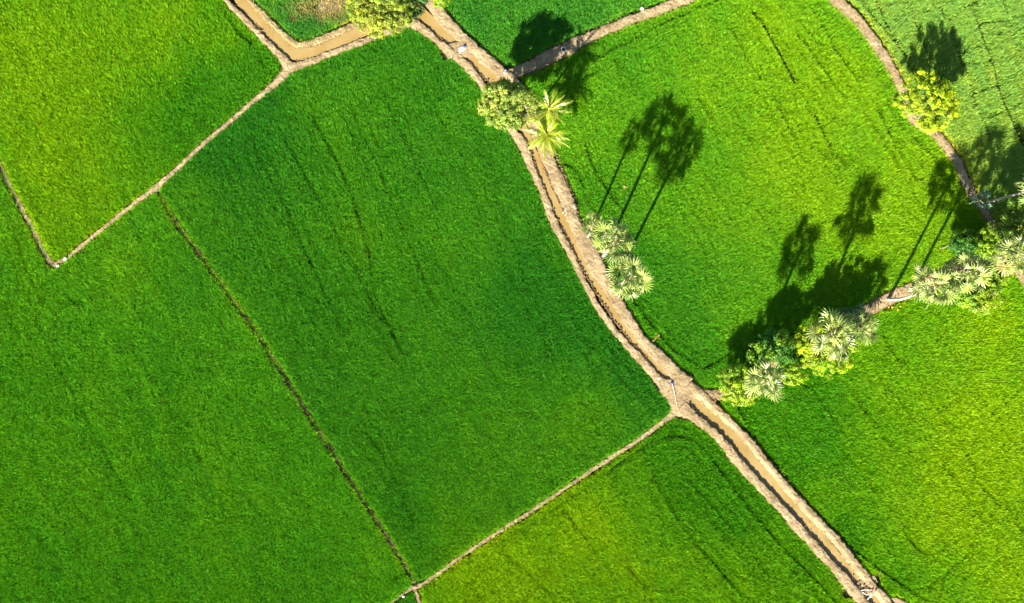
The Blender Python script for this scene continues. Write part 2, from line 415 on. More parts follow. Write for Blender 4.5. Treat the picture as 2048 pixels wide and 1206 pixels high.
ribbon('path', [(1400, 792, 34), (1430, 790, 24), (1460, 782, 18), (1520, 745, 18), (1590, 697, 20), (1650, 665, 20), (1700, 640, 24), (1730, 622, 26), (1762, 606, 30), (1795, 590, 31), (1830, 574, 28), (1880, 552, 26), (1940, 530, 26), (1990, 522, 26), (2025, 535, 24), (2046, 556, 20), (2080, 600, 20), (2200, 720, 20), (2380, 900, 20)], 0.48, 'brown earth path beneath the row of palms', seed=21)
ribbon('path', [(1301, 688, 5), (1310, 677, 5), (1319, 670, 7)], 0.42, 'tiny mud spur poking into the bright field', seed=22, tint=(0.8, 0.8, 0.45))

# ------------------------------------------------------------------ rice
FIELDS = {   # polygon in photo px, base colour, label
    'a': ([(-330, -330), (430, -330), (430, -60), (455, 0), (520, 70), (575, 138), (540, 176), (400, 293), (312, 377), (181, 476), (106, 532), (66, 457), (0, 332), (-120, 90), (-330, -300)], (.098, .290, .005), 'yellow-green rice field filling the top left corner'),
    'b': ([(-330, -300), (-120, 90), (0, 332), (66, 457), (106, 532), (181, 476), (312, 377), (333, 413), (383, 485), (519, 673), (740, 1019), (831, 1170), (780, 1207), (560, 1340), (500, 1536), (-330, 1536)], (.074, .275, .008), 'green rice field in the lower left, below the thin corner levees'),
    'c': ([(312, 377), (400, 293), (576, 140), (660, 110), (700, 94), (820, 42), (872, 80), (945, 145), (985, 200), (1046, 290), (1085, 385), (1163, 552), (1232, 664), (1345, 785), (1356, 820), (1285, 874), (980, 1075), (831, 1172), (740, 1019), (519, 673), (383, 485)], (.053, .228, .008), 'large dark green rice field in the middle of the view'),
    'd': ([(455, -330), (455, -60), (497, 0), (545, 50), (592, 90), (656, 76), (735, 38), (830, -60), (830, -330)], (.08, .25, .02), 'patchy little rice field with bare soil at the top edge'),
    'e': ([(830, -330), (830, -70), (872, 14), (930, 82), (1000, 142), (1045, 140), (1180, 73), (1370, -1), (1600, -100), (1600, -330)], (.064, .245, .016), 'mid green rice field along the top edge'),
    'f': ([(1030, 150), (1180, 73), (1370, -1), (1600, -100), (1674, 0), (1741, 73), (1794, 158), (1832, 243), (1902, 309), (1941, 388), (1990, 485), (1985, 520), (1880, 552), (1762, 606), (1650, 665), (1520, 745), (1430, 790), (1375, 768), (1287, 682), (1220, 580), (1147, 440), (1097, 318)], (.102, .298, .008), 'bright lime rice field crossed by palm shadows'),
    'g': ([(1600, -330), (1600, -100), (1674, 0), (1741, 73), (1794, 158), (1832, 243), (1902, 309), (1941, 388), (1990, 485), (1990, 522), (2046, 556), (2380, 900), (2380, -330)], (.170, .335, .048), 'pale green rice field with a grid of tracks in the top right'),
    'h': ([(1400, 792), (1520, 745), (1650, 665), (1762, 606), (1880, 552), (1990, 522), (2046, 556), (2380, 900), (2380, 1536), (2000, 1536), (1775, 1218), (1660, 1075), (1481, 869)], (.116, .312, .005), 'lime green rice field in the lower right'),
    'i': ([(1356, 820), (1446, 884), (1511, 962), (1592, 1050), (1707, 1181), (1800, 1290), (2000, 1536), (960, 1536), (840, 1210), (831, 1172), (980, 1075), (1285, 874)], (.108, .300, .005), 'olive green rice field along the bottom edge'),
    'j': ([(831, 1172), (840, 1210), (960, 1536), (500, 1536), (560, 1340), (780, 1207)], (.045, .21, .008), 'sliver of dark rice between two thin levees at the bottom'),
}
# crop vigour: (x, y, radius, amount) amount > 0 riper and yellower, < 0 lusher and darker
BLOBS = [(430, 250, 140, -.55), (2000, 900, 330, .45), (1850, 1150, 160, .2), (1700, 280, 300, .25), (1310, 660, 200, -.35), (1050, 1130, 220, .35), (90, 200, 260, .3), (450, 260, 150, -.4), (1440, 1000, 160, -.3), (20, 120, 150, .7), (350, 20, 90, .5), (130, 330, 130, .5), (250, 90, 120, .25), (440, 235, 110, -.9), (530, 140, 60, -.6), (240, 230, 70, -.2), (60, 470, 60, .3),
         (420, 20, 40, -.5), (250, 430, 70, -.1), (400, 560, 90, -.3), (240, 560, 90, .35), (60, 600, 80, .25),
         (450, 270, 80, .6), (610, 200, 60, .4), (380, 380, 50, .4), (830, 130, 110, -.3), (860, 330, 130, -.25), (1040, 560, 120, -.5), (1100, 640, 110, -.5), (920, 640, 120, -.2),
         (700, 490, 90, .25), (980, 480, 80, .2), (1185, 830, 80, .55), (1120, 880, 60, .25), (800, 1000, 80, -.2), (780, 1090, 60, .2), (640, 560, 100, -.1), (1240, 760, 60, -.3), (940, 200, 60, .2), (720, 200, 60, .15), (900, 930, 100, .1),
         (1560, 70, 110, .7), (1700, 170, 100, .65), (1560, 330, 150, .5), (1790, 440, 110, .8), (1850, 350, 80, .5), (1300, 590, 110, -.9), (1330, 700, 90, -1.0), (1200, 380, 70, -.35), (1450, 560, 90, -.1), (1250, 100, 70, -.2), (1400, 160, 90, .25), (1650, 420, 80, .3), (1380, 440, 80, .2), (1780, 320, 60, .2), (1880, 520, 50, .4), (1690, 560, 50, .3),
         (1960, 880, 130, .55), (2020, 1160, 90, .6), (1990, 640, 80, .7), (1600, 880, 110, -.8), (1690, 1080, 70, -.8), (1640, 760, 80, -.6), (1780, 700, 70, -.1), (1880, 1060, 80, .3), (1780, 900, 100, .1), (1500, 830, 50, -.6), (1800, 1150, 60, -.5),
         (1170, 1050, 80, .65), (950, 1130, 80, .8), (1260, 1150, 100, .35), (1360, 900, 90, -.9), (1480, 1000, 80, -.6), (1050, 1160, 100, .35), (1420, 1150, 90, .1), (1600, 1130, 60, -.4),
         (1120, 40, 130, -.4), (950, 40, 60, -.4), (1300, 10, 60, .2), (600, 40, 60, -.5), (520, 10, 30, -.1)]
# tramlines in the crop: rows of photo points, width px, strength
FUR = [
    ([(763, 180), (778, 217), (800, 262), (830, 330), (870, 420)], 1.6, .45), ([(699, 214), (716, 255), (737, 296), (757, 340), (790, 425), (830, 520), (870, 610)], 2.0, .6),
    ([(628, 242), (658, 296), (684, 346), (712, 420), (735, 500), (745, 575), (770, 640), (806, 708)], 2.4, .85), ([(573, 288), (600, 335), (628, 385), (665, 455), (690, 505), (715, 550), (760, 640)], 2.2, .7),
    ([(508, 283), (516, 315), (540, 360), (572, 420), (610, 505), (650, 590), (690, 670)], 2.0, .6), ([(833, 168), (857, 200), (890, 262)], 1.6, .4), ([(450, 330), (480, 400), (520, 470), (570, 570), (620, 680)], 1.6, .35),
    ([(620, 520), (660, 610), (700, 700), (730, 770)], 1.6, .4), ([(735, 870), (770, 920), (800, 985), (825, 1040)], 2.0, .6), ([(880, 520), (940, 650), (1000, 780)], 1.4, .3), ([(660, 380), (700, 460)], 1.4, .3),
    ([(940, 320), (1000, 460), (1060, 590), (1120, 700)], 1.4, .25), ([(985, 745), (1050, 725), (1120, 705)], 1.4, .3), ([(770, 830), (880, 800), (960, 770)], 1.4, .25), ([(1050, 380), (1100, 520), (1170, 640), (1250, 740), (1310, 800)], 1.4, .3),
    # bright field
    ([(1170, 290), (1182, 330), (1200, 362), (1222, 393), (1245, 425)], 2.2, .7), ([(1130, 330), (1152, 345), (1168, 385), (1182, 420), (1190, 436)], 2.2, .75), ([(1160, 365), (1180, 410)], 1.5, .4),
    ([(1185, 122), (1260, 82), (1340, 40), (1420, 8), (1500, -30)], 2.4, .6), ([(1505, 26), (1525, 50), (1545, 85), (1568, 125), (1590, 168)], 2.6, .95), ([(1462, 57), (1480, 92), (1500, 130), (1520, 160)], 2.2, .75),
    ([(1623, 22), (1650, 62), (1672, 105), (1700, 142), (1712, 160)], 2.2, .7), ([(1594, 70), (1622, 105), (1650, 145), (1685, 195)], 1.8, .55), ([(1590, 168), (1610, 205), (1640, 260), (1670, 330)], 1.6, .45),
    ([(1545, 195), (1568, 240), (1590, 285), (1610, 325)], 1.8, .5), ([(1628, 228), (1650, 275), (1668, 305), (1690, 340)], 2.2, .7), ([(1745, 210), (1768, 248), (1786, 290), (1806, 320), (1830, 360)], 2.0, .6),
    ([(1772, 190), (1782, 225), (1800, 252), (1830, 282), (1862, 315), (1885, 360)], 2.2, .6), ([(1700, 180), (1740, 250), (1790, 330), (1830, 400), (1850, 440)], 1.5, .35), ([(1228, 122), (1236, 150), (1244, 178)], 1.8, .55),
    ([(1388, 180), (1400, 205), (1420, 240)], 1.6, .5), ([(1400, 340), (1430, 390), (1460, 440)], 1.6, .4), ([(1350, 380), (1372, 410), (1400, 450), (1425, 500)], 1.5, .35), ([(1265, 598), (1290, 635), (1320, 672), (1345, 700), (1390, 728)], 2.2, .6),
    ([(1405, 738), (1430, 725), (1460, 705)], 2.4, .7), ([(1510, 420), (1560, 500), (1590, 545)], 1.4, .3), ([(1460, 210), (1500, 290), (1550, 390)], 1.5, .35), ([(1800, 420), (1812, 450), (1825, 470)], 1.6, .4),
    ([(1320, 85), (1380, 55), (1430, 40)], 1.3, .2),
    # top fields
    ([(1020, 20), (1022, 50), (1012, 90)], 1.8, .5), ([(1035, 30), (1045, 45), (1040, 55)], 2, .5), ([(1165, 10), (1175, 45)], 1.6, .4), ([(460, 45), (480, 70), (502, 88), (515, 105), (524, 130)], 2.4, .8), ([(470, 105), (465, 125)], 2, .5), ([(430, 5), (462, 48)], 1.8, .5),
    # left fields
    ([(30, 460), (45, 510), (62, 560), (90, 610)], 1.8, .5), ([(0, 590), (25, 640), (38, 660)], 2, .5), ([(140, 600), (162, 612)], 2.2, .6), ([(270, 510), (300, 550), (330, 590)], 1.8, .5), ([(140, 20), (180, 110), (240, 210)], 1.4, .3), ([(20, 60), (70, 160), (120, 240)], 1.4, .3), ([(250, 40), (300, 130), (370, 240)], 1.4, .25), ([(100, 700), (180, 850), (260, 1000)], 1.6, .4), ([(260, 680), (360, 850), (470, 1040)], 1.6, .4), ([(780, 1160), (800, 1150), (815, 1148)], 2.2, .5),
    # bottom field
    ([(1200, 955), (1240, 925), (1290, 893), (1340, 874), (1375, 878), (1410, 905), (1450, 955), (1500, 1020), (1560, 1090), (1620, 1150), (1680, 1215)], 2.4, .7), ([(1305, 950), (1330, 1000), (1380, 1075), (1430, 1130), (1480, 1190)], 2.0, .6),
    ([(1290, 910), (1310, 950), (1300, 960)], 1.6, .4), ([(1360, 945), (1420, 1010), (1480, 1080), (1540, 1160), (1580, 1215)], 1.8, .5), ([(1250, 1130), (1290, 1180), (1310, 1215)], 2.0, .55), ([(1010, 1110), (1090, 1180), (1120, 1230)], 1.6, .4), ([(1120, 1010), (1170, 1080), (1230, 1160)], 1.6, .4), ([(1000, 1085), (1080, 1035), (1180, 970)], 1.8, .45), ([(930, 1150), (960, 1200)], 1.6, .35),
    # lower right field
    ([(1475, 815), (1490, 845), (1530, 905), (1570, 950), (1620, 1010), (1680, 1070), (1715, 1105), (1760, 1140), (1800, 1168), (1850, 1200)], 2.4, .8), ([(1700, 785), (1725, 820), (1755, 860), (1790, 905)], 2.2, .65), ([(1772, 690), (1785, 710), (1800, 725)], 2.4, .75), ([(1750, 667), (1768, 676)], 2, .6), ([(1785, 640), (1820, 625), (1850, 610)], 2, .5),
    ([(1600, 735), (1618, 721)], 2.6, .85), ([(1590, 760), (1612, 775), (1630, 768)], 2.2, .6), ([(1625, 785), (1680, 860), (1740, 950)], 1.5, .4), ([(1805, 1065), (1830, 1095), (1850, 1110)], 2.2, .7), ([(1870, 1155), (1850, 1180), (1900, 1135), (1930, 1110)], 2.0, .45), ([(1850, 790), (1890, 850), (1950, 940), (2030, 1040)], 1.6, .45), ([(1950, 965), (1985, 1000), (2040, 1060)], 2, .55), ([(1760, 760), (1830, 850), (1920, 980), (1990, 1080)], 1.5, .4), ([(1680, 900), (1760, 1000), (1850, 1100)], 1.4, .35), ([(1880, 680), (1960, 800), (2048, 920)], 1.5, .35), ([(1840, 838), (1870, 825), (1920, 790)], 1.6, .4),
    # top right grid: long lines and cross lines
    ([(1752, 0), (1770, 45), (1790, 80), (1815, 120)], 2.2, .75), ([(1718, 0), (1742, 30), (1775, 70), (1800, 105), (1820, 140)], 2.0, .6), ([(1810, -5), (1830, 45), (1848, 95), (1866, 130), (1885, 180), (1905, 240)], 2.0, .6), ([(1875, -5), (1885, 30), (1898, 60), (1915, 115), (1930, 145), (1948, 200), (1966, 250), (1985, 300)], 2.0, .65),
    ([(1938, -5), (1952, 40), (1968, 85), (1985, 130), (2000, 185), (2020, 235), (2050, 300)], 3.4, .9), ([(2003, -5), (2018, 45), (2030, 85), (2048, 125), (2080, 190)], 2.0, .6),
    ([(1740, 25), (1790, 5), (1830, -15)], 1.8, .5), ([(1765, 58), (1812, 30), (1870, 5)], 1.8, .5), ([(1822, 30), (1860, 22), (1900, 5)], 1.6, .45), ([(1895, 45), (1935, 12), (1990, -5)], 1.8, .55), ([(1960, 48), (2010, 42), (2060, 28)], 2.0, .6), ([(1930, 100), (1990, 85), (2060, 78)], 1.8, .5), ([(1925, 130), (1980, 125), (2050, 110)], 1.8, .5), ([(1946, 188), (1970, 180), (2000, 168), (2020, 165)], 2.0, .6), ([(1964, 238), (1990, 230), (2040, 208)], 2.0, .6), ([(1790, 85), (1830, 72), (1880, 45)], 1.6, .4), ([(1960, 60), (1990, 68), (2040, 60)], 1.4, .4),
]
def beside(pts, d):
    p = np.array(pts, float); t = np.gradient(p, axis=0); t /= np.linalg.norm(t, axis=1)[:, None]
    return (p + np.stack([-t[:, 1], t[:, 0]], 1) * d + t * d * .6).tolist()


for pts, wpx, st in list(FUR):
    if len(pts) >= 4 and pts[-1][1] - pts[0][1] > 110 and pts[0][0] < 1700:
        FUR.append((beside(pts, 21), 1.1, .30)); FUR.append((beside(pts, -17), 1.1, .26))
for pts, wpx, st in FUR:
    if pts[0][0] > 1705 and pts[-1][1] < 310: st = min(1.0, st * 1.12)
    st *= 0.72 if pts[0][0] < 1130 and pts[0][1] < 900 else 0.93
    P = spline([[*W(*p)] for p in pts], 0.12)
    s = np.arange(len(P)) * 0.12
    wob = fnoise(s, s * 0, 2.2, len(P)) * 0.022
    P = P + np.stack([wob, -wob * 0.5], 1)
    br = np.clip(0.85 + 0.9 * fnoise(s, s * 0 + 3.3, 2.6, 77 + len(P)), 0.2, 1.0) * st * 0.92
    stamp(fur_d, P, np.full(len(P), wpx * SC * 0.52 + 0.06), 0.6, (fur_w, br))


def inpoly(x, y, poly):
    inside = np.zeros(len(x), bool); n = len(poly)
    for i in range(n):
        x1, y1 = poly[i]; x2, y2 = poly[(i + 1) % n]
        if y1 == y2: continue
        c = (y1 > y) != (y2 > y)
        inside ^= c & (x < (x2 - x1) * (y - y1) / (y2 - y1) + x1)
    return inside


def gsample(grid, x, y):
    ix = np.clip(((x - RX0) / RS).astype(int), 0, GW - 1); iy = np.clip(((y - RY0) / RS).astype(int), 0, GH - 1)
    return grid[iy, ix]


DENS = 92.0
BPC = 3


def build_field(key, poly_px, base, label):
    g = np.random.default_rng(sum(map(ord, key)) + 100)
    poly = WP(poly_px)
    # clip to a margin round the photo
    lo = np.maximum(poly.min(0), W(-170, 1376)); hi = np.minimum(poly.max(0), W(2218, -170))
    n = int((hi[0] - lo[0]) * (hi[1] - lo[1]) * DENS)
    x = g.uniform(lo[0], hi[0], n); y = g.uniform(lo[1], hi[1], n)
    k = inpoly(x, y, poly); x = x[k]; y = y[k]
    # thinner outside the photo's frame
    out = (np.abs(x) > 1040 * SC) | (np.abs(y) > 620 * SC)
    k = ~out | (g.random(len(x)) < 0.5); x = x[k]; y = y[k]
    ed = gsample(edge_d, x, y) + 0.10 * vnoise(x, y, 0.5, 5) + 0.05 * vnoise(x, y, 0.2, 6)
    k = ed > 0.15; x = x[k]; y = y[k]; ed = ed[k]
    fd = gsample(fur_d, x, y); fw = gsample(fur_w, x, y)
    inl = np.where(fd < 0, 1.0, np.clip(1 - fd / 0.12, 0, 1)) * np.minimum(1, 1.25 * fw)
    k = g.random(len(x)) > inl * 0.97
    px = x / SC + 1024; py = 603 - y / SC
    bare = np.zeros(len(x))
    if key == 'd':
        bare = np.clip(1.25 - np.hypot((px - 655) / 62, (py - 12) / 34) + 0.45 * fnoise(x, y, 2.0, 31), 0, 1)
        bare = np.maximum(bare, np.clip(1.5 - np.hypot((px - 587) / 8, (py - 36) / 8), 0, 1) * 0.8)
        k &= g.random(len(x)) > bare * 0.8
    x, y, ed, fd, fw, px, py, bare = [a[k] for a in (x, y, ed, fd, fw, px, py, bare)]
    n = len(x)
    # vigour
    t = np.zeros(n)
    for bx, by, r, a in BLOBS:
        t += 1.35 * a * np.exp(-((px - bx) ** 2 + (py - by) ** 2) / (2 * (0.62 * r) ** 2))
    # drill rows and windrow streaks run from upper left to lower right
    ca, sa = math.cos(math.radians(-63)), math.sin(math.radians(-63))
    al = x * ca + y * sa; ac = -x * sa + y * ca
    streak = fnoise(al / 7.0, ac, 1.4, 41, 3)
    t += 0.38 * fnoise(x, y, 9.0, 51, 4) + 0.32 * streak + 0.20 * fnoise(x, y, 1.3, 61, 3)
    t = 1.25 * t
    base = np.array(base) * 1.12
    yel = np.array([1.62, 1.16, 0.8]); dark = np.array([0.45, 0.74, 1.1])
    tp = np.clip(t, 0, 1.3)[:, None]; tn = np.clip(-t, 0, 1.2)[:, None]
    col = base * (1 + (yel - 1) * tp) * (1 + (dark - 1) * np.minimum(tn, 1) * 0.85)
    val = np.exp(g.normal(0, 0.17, n)) * (1 + 0.10 * vnoise(x, y, 0.35, 71))
    col = col * val[:, None]
    hue = g.normal(0, 0.10, n); col[:, 0] *= 1 + 1.2 * hue
    sp = g.random(n) < 0.04; col[sp] *= np.array([1.6, 1.3, 1.4])
    if key == 'd':
        dry = np.clip(bare * 1.3, 0, 1)[:, None]
        col = col * (1 - dry) + dry * np.array([0.32, 0.29, 0.09]) * val[:, None]
    hgt = 0.70 * (1 + 0.16 * fnoise(x, y, 1.0, 81, 3) + 0.10 * streak) * g.uniform(0.78, 1.2, n)
    # field's rim: glow of sunlit edges painted into the crop colour, slightly shorter plants
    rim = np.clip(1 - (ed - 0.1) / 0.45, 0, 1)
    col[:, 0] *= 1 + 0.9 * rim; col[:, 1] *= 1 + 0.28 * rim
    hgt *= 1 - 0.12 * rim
    hgt *= 1 - 0.5 * np.clip(1 - fd / 0.30, 0, 1) * fw
    hgt *= 1 - 0.6 * bare
    # blades
    X = np.repeat(x, BPC); Y = np.repeat(y, BPC); HH = np.repeat(hgt, BPC) * g.uniform(0.75, 1.15, n * BPC)
    CC = np.repeat(col, BPC, 0) * np.exp(g.normal(0, 0.10, n * BPC))[:, None]
    m = n * BPC
    az = g.uniform(0, 2 * math.pi, m); lean = np.radians(g.uniform(14, 60, m))
    # wind: clumps bend the same way
    wx = vnoise(x, y, 0.9, 91) * 0.28 + 0.10; wy = vnoise(x, y, 0.9, 92) * 0.28 - 0.08
    dx = np.cos(az) * np.sin(lean) + np.repeat(wx, BPC) * 0.55; dy = np.sin(az) * np.sin(lean) + np.repeat(wy, BPC) * 0.55
    near = np.repeat(1 - 0.8 * np.clip(1.2 - fd / 0.40, 0, 1) * np.minimum(1, 1.2 * fw), BPC); dx *= near; dy *= near
    dz = np.cos(lean)
    bx = X + g.uniform(-0.05, 0.05, m); by = Y + g.uniform(-0.05, 0.05, m)
    tip = np.stack([bx + dx * HH, by + dy * HH, 0.12 + dz * HH], 1)
    wdt = g.uniform(0.034, 0.064, m)
    pa = g.uniform(0, 2 * math.pi, m)
    hx = np.cos(az + math.pi / 2 + 0.5 * np.sin(pa)) * wdt; hy = np.sin(az + math.pi / 2 + 0.5 * np.sin(pa)) * wdt
    z0 = np.full(m, 0.06)
    a = np.stack([bx - hx, by - hy, z0], 1); b = np.stack([bx + hx, by + hy, z0], 1)
    v = np.stack([a, b, tip], 1).reshape(-1, 3)
    f = np.arange(m * 3).reshape(-1, 3)
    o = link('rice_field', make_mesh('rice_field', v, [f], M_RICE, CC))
    tag(o, label, None, 'rice fields between the levees', 'stuff')
    return m


nb = 0
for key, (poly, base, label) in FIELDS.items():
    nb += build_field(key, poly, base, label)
print('blades', nb)

# ------------------------------------------------------------------ ground
def build_ground():
    R = 2500.0
    xs = np.concatenate([[-R, -600, -200], np.linspace(-95, 95, 60), [200, 600, R]])
    ys = np.concatenate([[-R, -600, -200], np.linspace(-65, 65, 45), [200, 600, R]])
    X, Y = np.meshgrid(xs, ys); Z = 0.02 * vnoise(X, Y, 6.0, 3)
    v = np.stack([X, Y, Z], -1).reshape(-1, 3); m = len(xs)
    i = np.arange(len(ys) - 1)[:, None] * m; j = np.arange(m - 1)[None, :]
    q = np.stack([i + j, i + j + 1, i + m + j + 1, i + m + j], -1).reshape(-1, 4)
    o = link('ground', make_mesh('ground', v, [q], M_MUD, None, True))
    tag(o, 'dark wet field mud under the rice', None, None, 'structure')
build_ground()


def far_fields():
    # the rice goes on beyond the strip of country that is modelled blade by blade
    x0, x1, y0, y1, F = W(-172, 0)[0], W(2220, 0)[0], W(0, 1378)[1], W(0, -172)[1], 2500.0
    v = [[-F, -F, .42], [F, -F, .42], [F, y0, .42], [-F, y0, .42], [-F, y0, .42], [x0, y0, .42], [x0, y1, .42], [-F, y1, .42],
         [x1, y0, .42], [F, y0, .42], [F, y1, .42], [x1, y1, .42], [-F, y1, .42], [F, y1, .42], [F, F, .42], [-F, F, .42]]
    m = earth_material('far_rice', (.03, .12, .006), (.075, .20, .006), (.045, .15, .006), 0.25, 1.0)
    o = link('distant_field', make_mesh('distant_field', v, [[[0, 1, 2, 3], [4, 5, 6, 7], [8, 9, 10, 11], [12, 13, 14, 15]]], m))
    tag(o, 'rice land stretching away outside the view', None, None, 'structure')
far_fields()


def soil_patch(px, py, rx, ry, seed, label, ang=0.0):
    n = 40; th = np.arange(n) * 2 * math.pi / n; c = W(px, py)
    rr = 1 + 0.35 * fnoise(np.cos(th) * 2, np.sin(th) * 2, 1.2, seed)
    ca, sa = math.cos(ang), math.sin(ang)
    vs = [[c[0], c[1], 0.10]]
    for k, f in enumerate((0.5, 0.85, 1.0)):
        ex = np.cos(th) * rx * SC * rr * f; ey = np.sin(th) * ry * SC * rr * f
        vs += np.stack([c[0] + ex * ca - ey * sa, c[1] + ex * sa + ey * ca, np.full(n, (0.09, 0.07, 0.0)[k])], 1).tolist()
    t = [[0, 1 + a, 1 + (a + 1) % n] for a in range(n)]
    q = [[1 + r * n + a, 1 + (r + 1) * n + a, 1 + (r + 1) * n + (a + 1) % n, 1 + r * n + (a + 1) % n] for r in range(2) for a in range(n)]
    o = link('bare_ground', make_mesh('bare_ground', vs, [t, q], M_BARE, None, True)); tag(o, label, None, None, 'structure')


soil_patch(668, 14, 42, 30, 5, 'tan bare soil patch in the patchy top field', 0.5)
soil_patch(587, 36, 9, 8, 6, 'small round bare spot in the patchy top field')


# ------------------------------------------------------------------ loose earth and dry grass on the banks
def scatter_banks():
    g = np.random.default_rng(5)
    mb = MB()
    ico_v = np.array([[0, 0, 1], [.89, 0, .45], [.28, .85, .45], [-.72, .53, .45], [-.72, -.53, .45], [.28, -.85, .45], [.72, .53, -.45], [-.28, .85, -.45], [-.89, 0, -.45], [-.28, -.85, -.45], [.72, -.53, -.45], [0, 0, -1]])
    ico_f = np.array([[0, 1, 2], [0, 2, 3], [0, 3, 4], [0, 4, 5], [0, 5, 1], [1, 6, 2], [2, 7, 3], [3, 8, 4], [4, 9, 5], [5, 10, 1], [6, 7, 2], [7, 8, 3], [8, 9, 4], [9, 10, 5], [10, 6, 1], [11, 7, 6], [11, 8, 7], [11, 9, 8], [11, 10, 9], [11, 6, 10]])
    lines = [([(465, 8), (491, 32), (524, 68), (554, 98), (580, 120)], .5, 2.4, .38), ([(590, 121), (618, 118), (656, 103), (700, 87), (735, 73)], .35, 1.6, .25),
             ([(823, 28), (858, 58), (883, 79), (900, 91)], .45, 1.8, .3), ([(935, 121), (955, 143), (978, 165)], .5, 2.2, .35),
             ([(1060, 295), (1075, 346), (1098, 405), (1134, 477), (1167, 543), (1209, 611), (1250, 670), (1290, 718), (1325, 758)], .5, 2.2, .36),
             ([(1371, 800), (1400, 832), (1451, 882), (1501, 948), (1582, 1028), (1652, 1108), (1702, 1164)], .42, 3.0, .42),
             ([(1110, 300), (1126, 346), (1149, 400), (1162, 443), (1190, 495), (1212, 545)], .7, 3.5, .42), ([(1083, 325), (1100, 365), (1118, 400), (1152, 470), (1182, 537), (1240, 632)], .45, 3.0, .40),
             ([(895, 30), (905, 48), (925, 68), (943, 87), (969, 102), (988, 122)], .5, 2.5, .35), ([(1075, 130), (1134, 97), (1180, 72)], .35, 8, .35), ([(1730, 622), (1790, 592), (1825, 576)], .4, 8, .38),
             ([(1330, 735), (1365, 752), (1395, 778), (1430, 800)], .45, 4, .4), ([(1155, 80), (1252, 36), (1340, 4)], .3, 3, .35), ([(1690, 1170), (1720, 1178), (1745, 1165)], .9, 9, .45)]
    for pts, sz, spread, zz in lines:
        P = spline([[*W(*p)] for p in pts], 0.10)
        for p in P:
            for _ in range(3):
                if g.random() < 0.45: continue
                r = min(0.15, sz * 0.14 * math.exp(g.normal(0, 0.5)))
                q = p + g.normal(0, spread * SC * 0.6, 2)
                v = ico_v * (r * g.uniform(0.65, 1.3, (12, 1))) * np.array([1, 1, 0.8])
                mb.add(v + np.array([q[0], q[1], zz + g.uniform(-0.06, 0.14)]), ico_f)
    o = mb.build('dirt', M_CLOD, None, None, False); tag(o, 'crumbled earth clods along the ditch banks', None, None, 'stuff')
    # dry grass and weeds rooted on the banks
    def tufts(lines, name, label, cols, n_per, spread, zz, hh, seed):
        g = np.random.default_rng(seed)
        vs = []; cs = []
        for pts in lines:
            P = spline([[*W(*p)] for p in pts], 0.10)
            m = int(len(P) * n_per)
            idx = g.integers(0, len(P), m); q = P[idx] + g.normal(0, spread * SC, (m, 2))
            patch = vnoise(q[:, 0], q[:, 1], 1.2, seed) > -0.25
            q = q[patch]; m = len(q)
            az = g.uniform(0, 6.283, m); ln = hh * g.uniform(.5, 1.3, m); le = np.radians(g.uniform(25, 80, m))
            wd = 0.03 * g.uniform(.7, 1.5, m)
            a = np.stack([q[:, 0] - np.sin(az) * wd, q[:, 1] + np.cos(az) * wd, np.full(m, zz)], 1)
            b = np.stack([q[:, 0] + np.sin(az) * wd, q[:, 1] - np.cos(az) * wd, np.full(m, zz)], 1)
            t = np.stack([q[:, 0] + np.cos(az) * np.sin(le) * ln, q[:, 1] + np.sin(az) * np.sin(le) * ln, zz + np.cos(le) * ln], 1)
            vs.append(np.stack([a, b, t], 1).reshape(-1, 3))
            cs.append(np.array(cols)[g.integers(0, len(cols), m)] * g.uniform(.7, 1.3, (m, 1)))
        v = np.concatenate(vs); c = np.concatenate(cs)
        o = link(name, make_mesh(name, v, [np.arange(len(v)).reshape(-1, 3)], M_STRAW, c)); tag(o, label, None, None, 'stuff')
    tufts([[(500, 5), (540, 50), (580, 86), (618, 92), (656, 78), (700, 58)], [(880, 25), (910, 62), (950, 100), (990, 135)], [(1105, 310), (1130, 370), (1155, 440), (1185, 500), (1220, 575), (1265, 650)], [(1400, 790), (1440, 830), (1500, 890), (1610, 1020), (1740, 1175)], [(1070, 125), (1180, 70), (1330, 14)], [(1690, 15), (1760, 100), (1800, 165)], [(1865, 262), (1900, 305), (1945, 390)], [(1725, 625), (1790, 592)], [(835, 50), (900, 100), (960, 165)]],
          'dry_grass', 'dry straw coloured grass scattered over the earth banks', [(.36, .27, .12), (.31, .24, .10), (.24, .22, .07)], 1.6, 5.5, 0.42, 0.30, 21)
    tufts([[(1700, 0), (1730, 40), (1760, 82), (1790, 130), (1812, 170)], [(1690, 20), (1750, 100), (1795, 175)], [(848, 62), (880, 88)], [(860, 60), (898, 92)], [(505, 0), (560, 62), (600, 84), (640, 75)], [(1310, 676), (1317, 671)], [(1362, 750), (1400, 775), (1428, 785)], [(1300, 850), (1345, 815)], [(1440, 800), (1500, 870)], [(322, 396), (350, 440), (436, 556), (520, 674), (628, 846), (741, 1019), (795, 1102), (828, 1160)], [(324, 398), (352, 440), (436, 553), (520, 670)], [(0, 330), (30, 388), (66, 456), (96, 515)], [(1340, 826), (1220, 908), (1060, 1016), (925, 1103), (850, 1158)], [(140, 520), (260, 420), (330, 366)]],
          'grass', 'yellow green weeds along the path edges', [(.13, .27, .008), (.20, .29, .012), (.08, .22, .008)], 2.4, 3.4, 0.18, 0.45, 22)
scatter_banks()


# ------------------------------------------------------------------ trees
def lift(crown, shadow_y):
    """height at which a point seen at the crown pixel throws its shadow to that pixel row"""
    return H * (shadow_y - crown[1]) / (VY - crown[1])


def at(px, py, h):
    w = W(px, py) * (1 - h / H)
    return np.array([w[0], w[1], h])


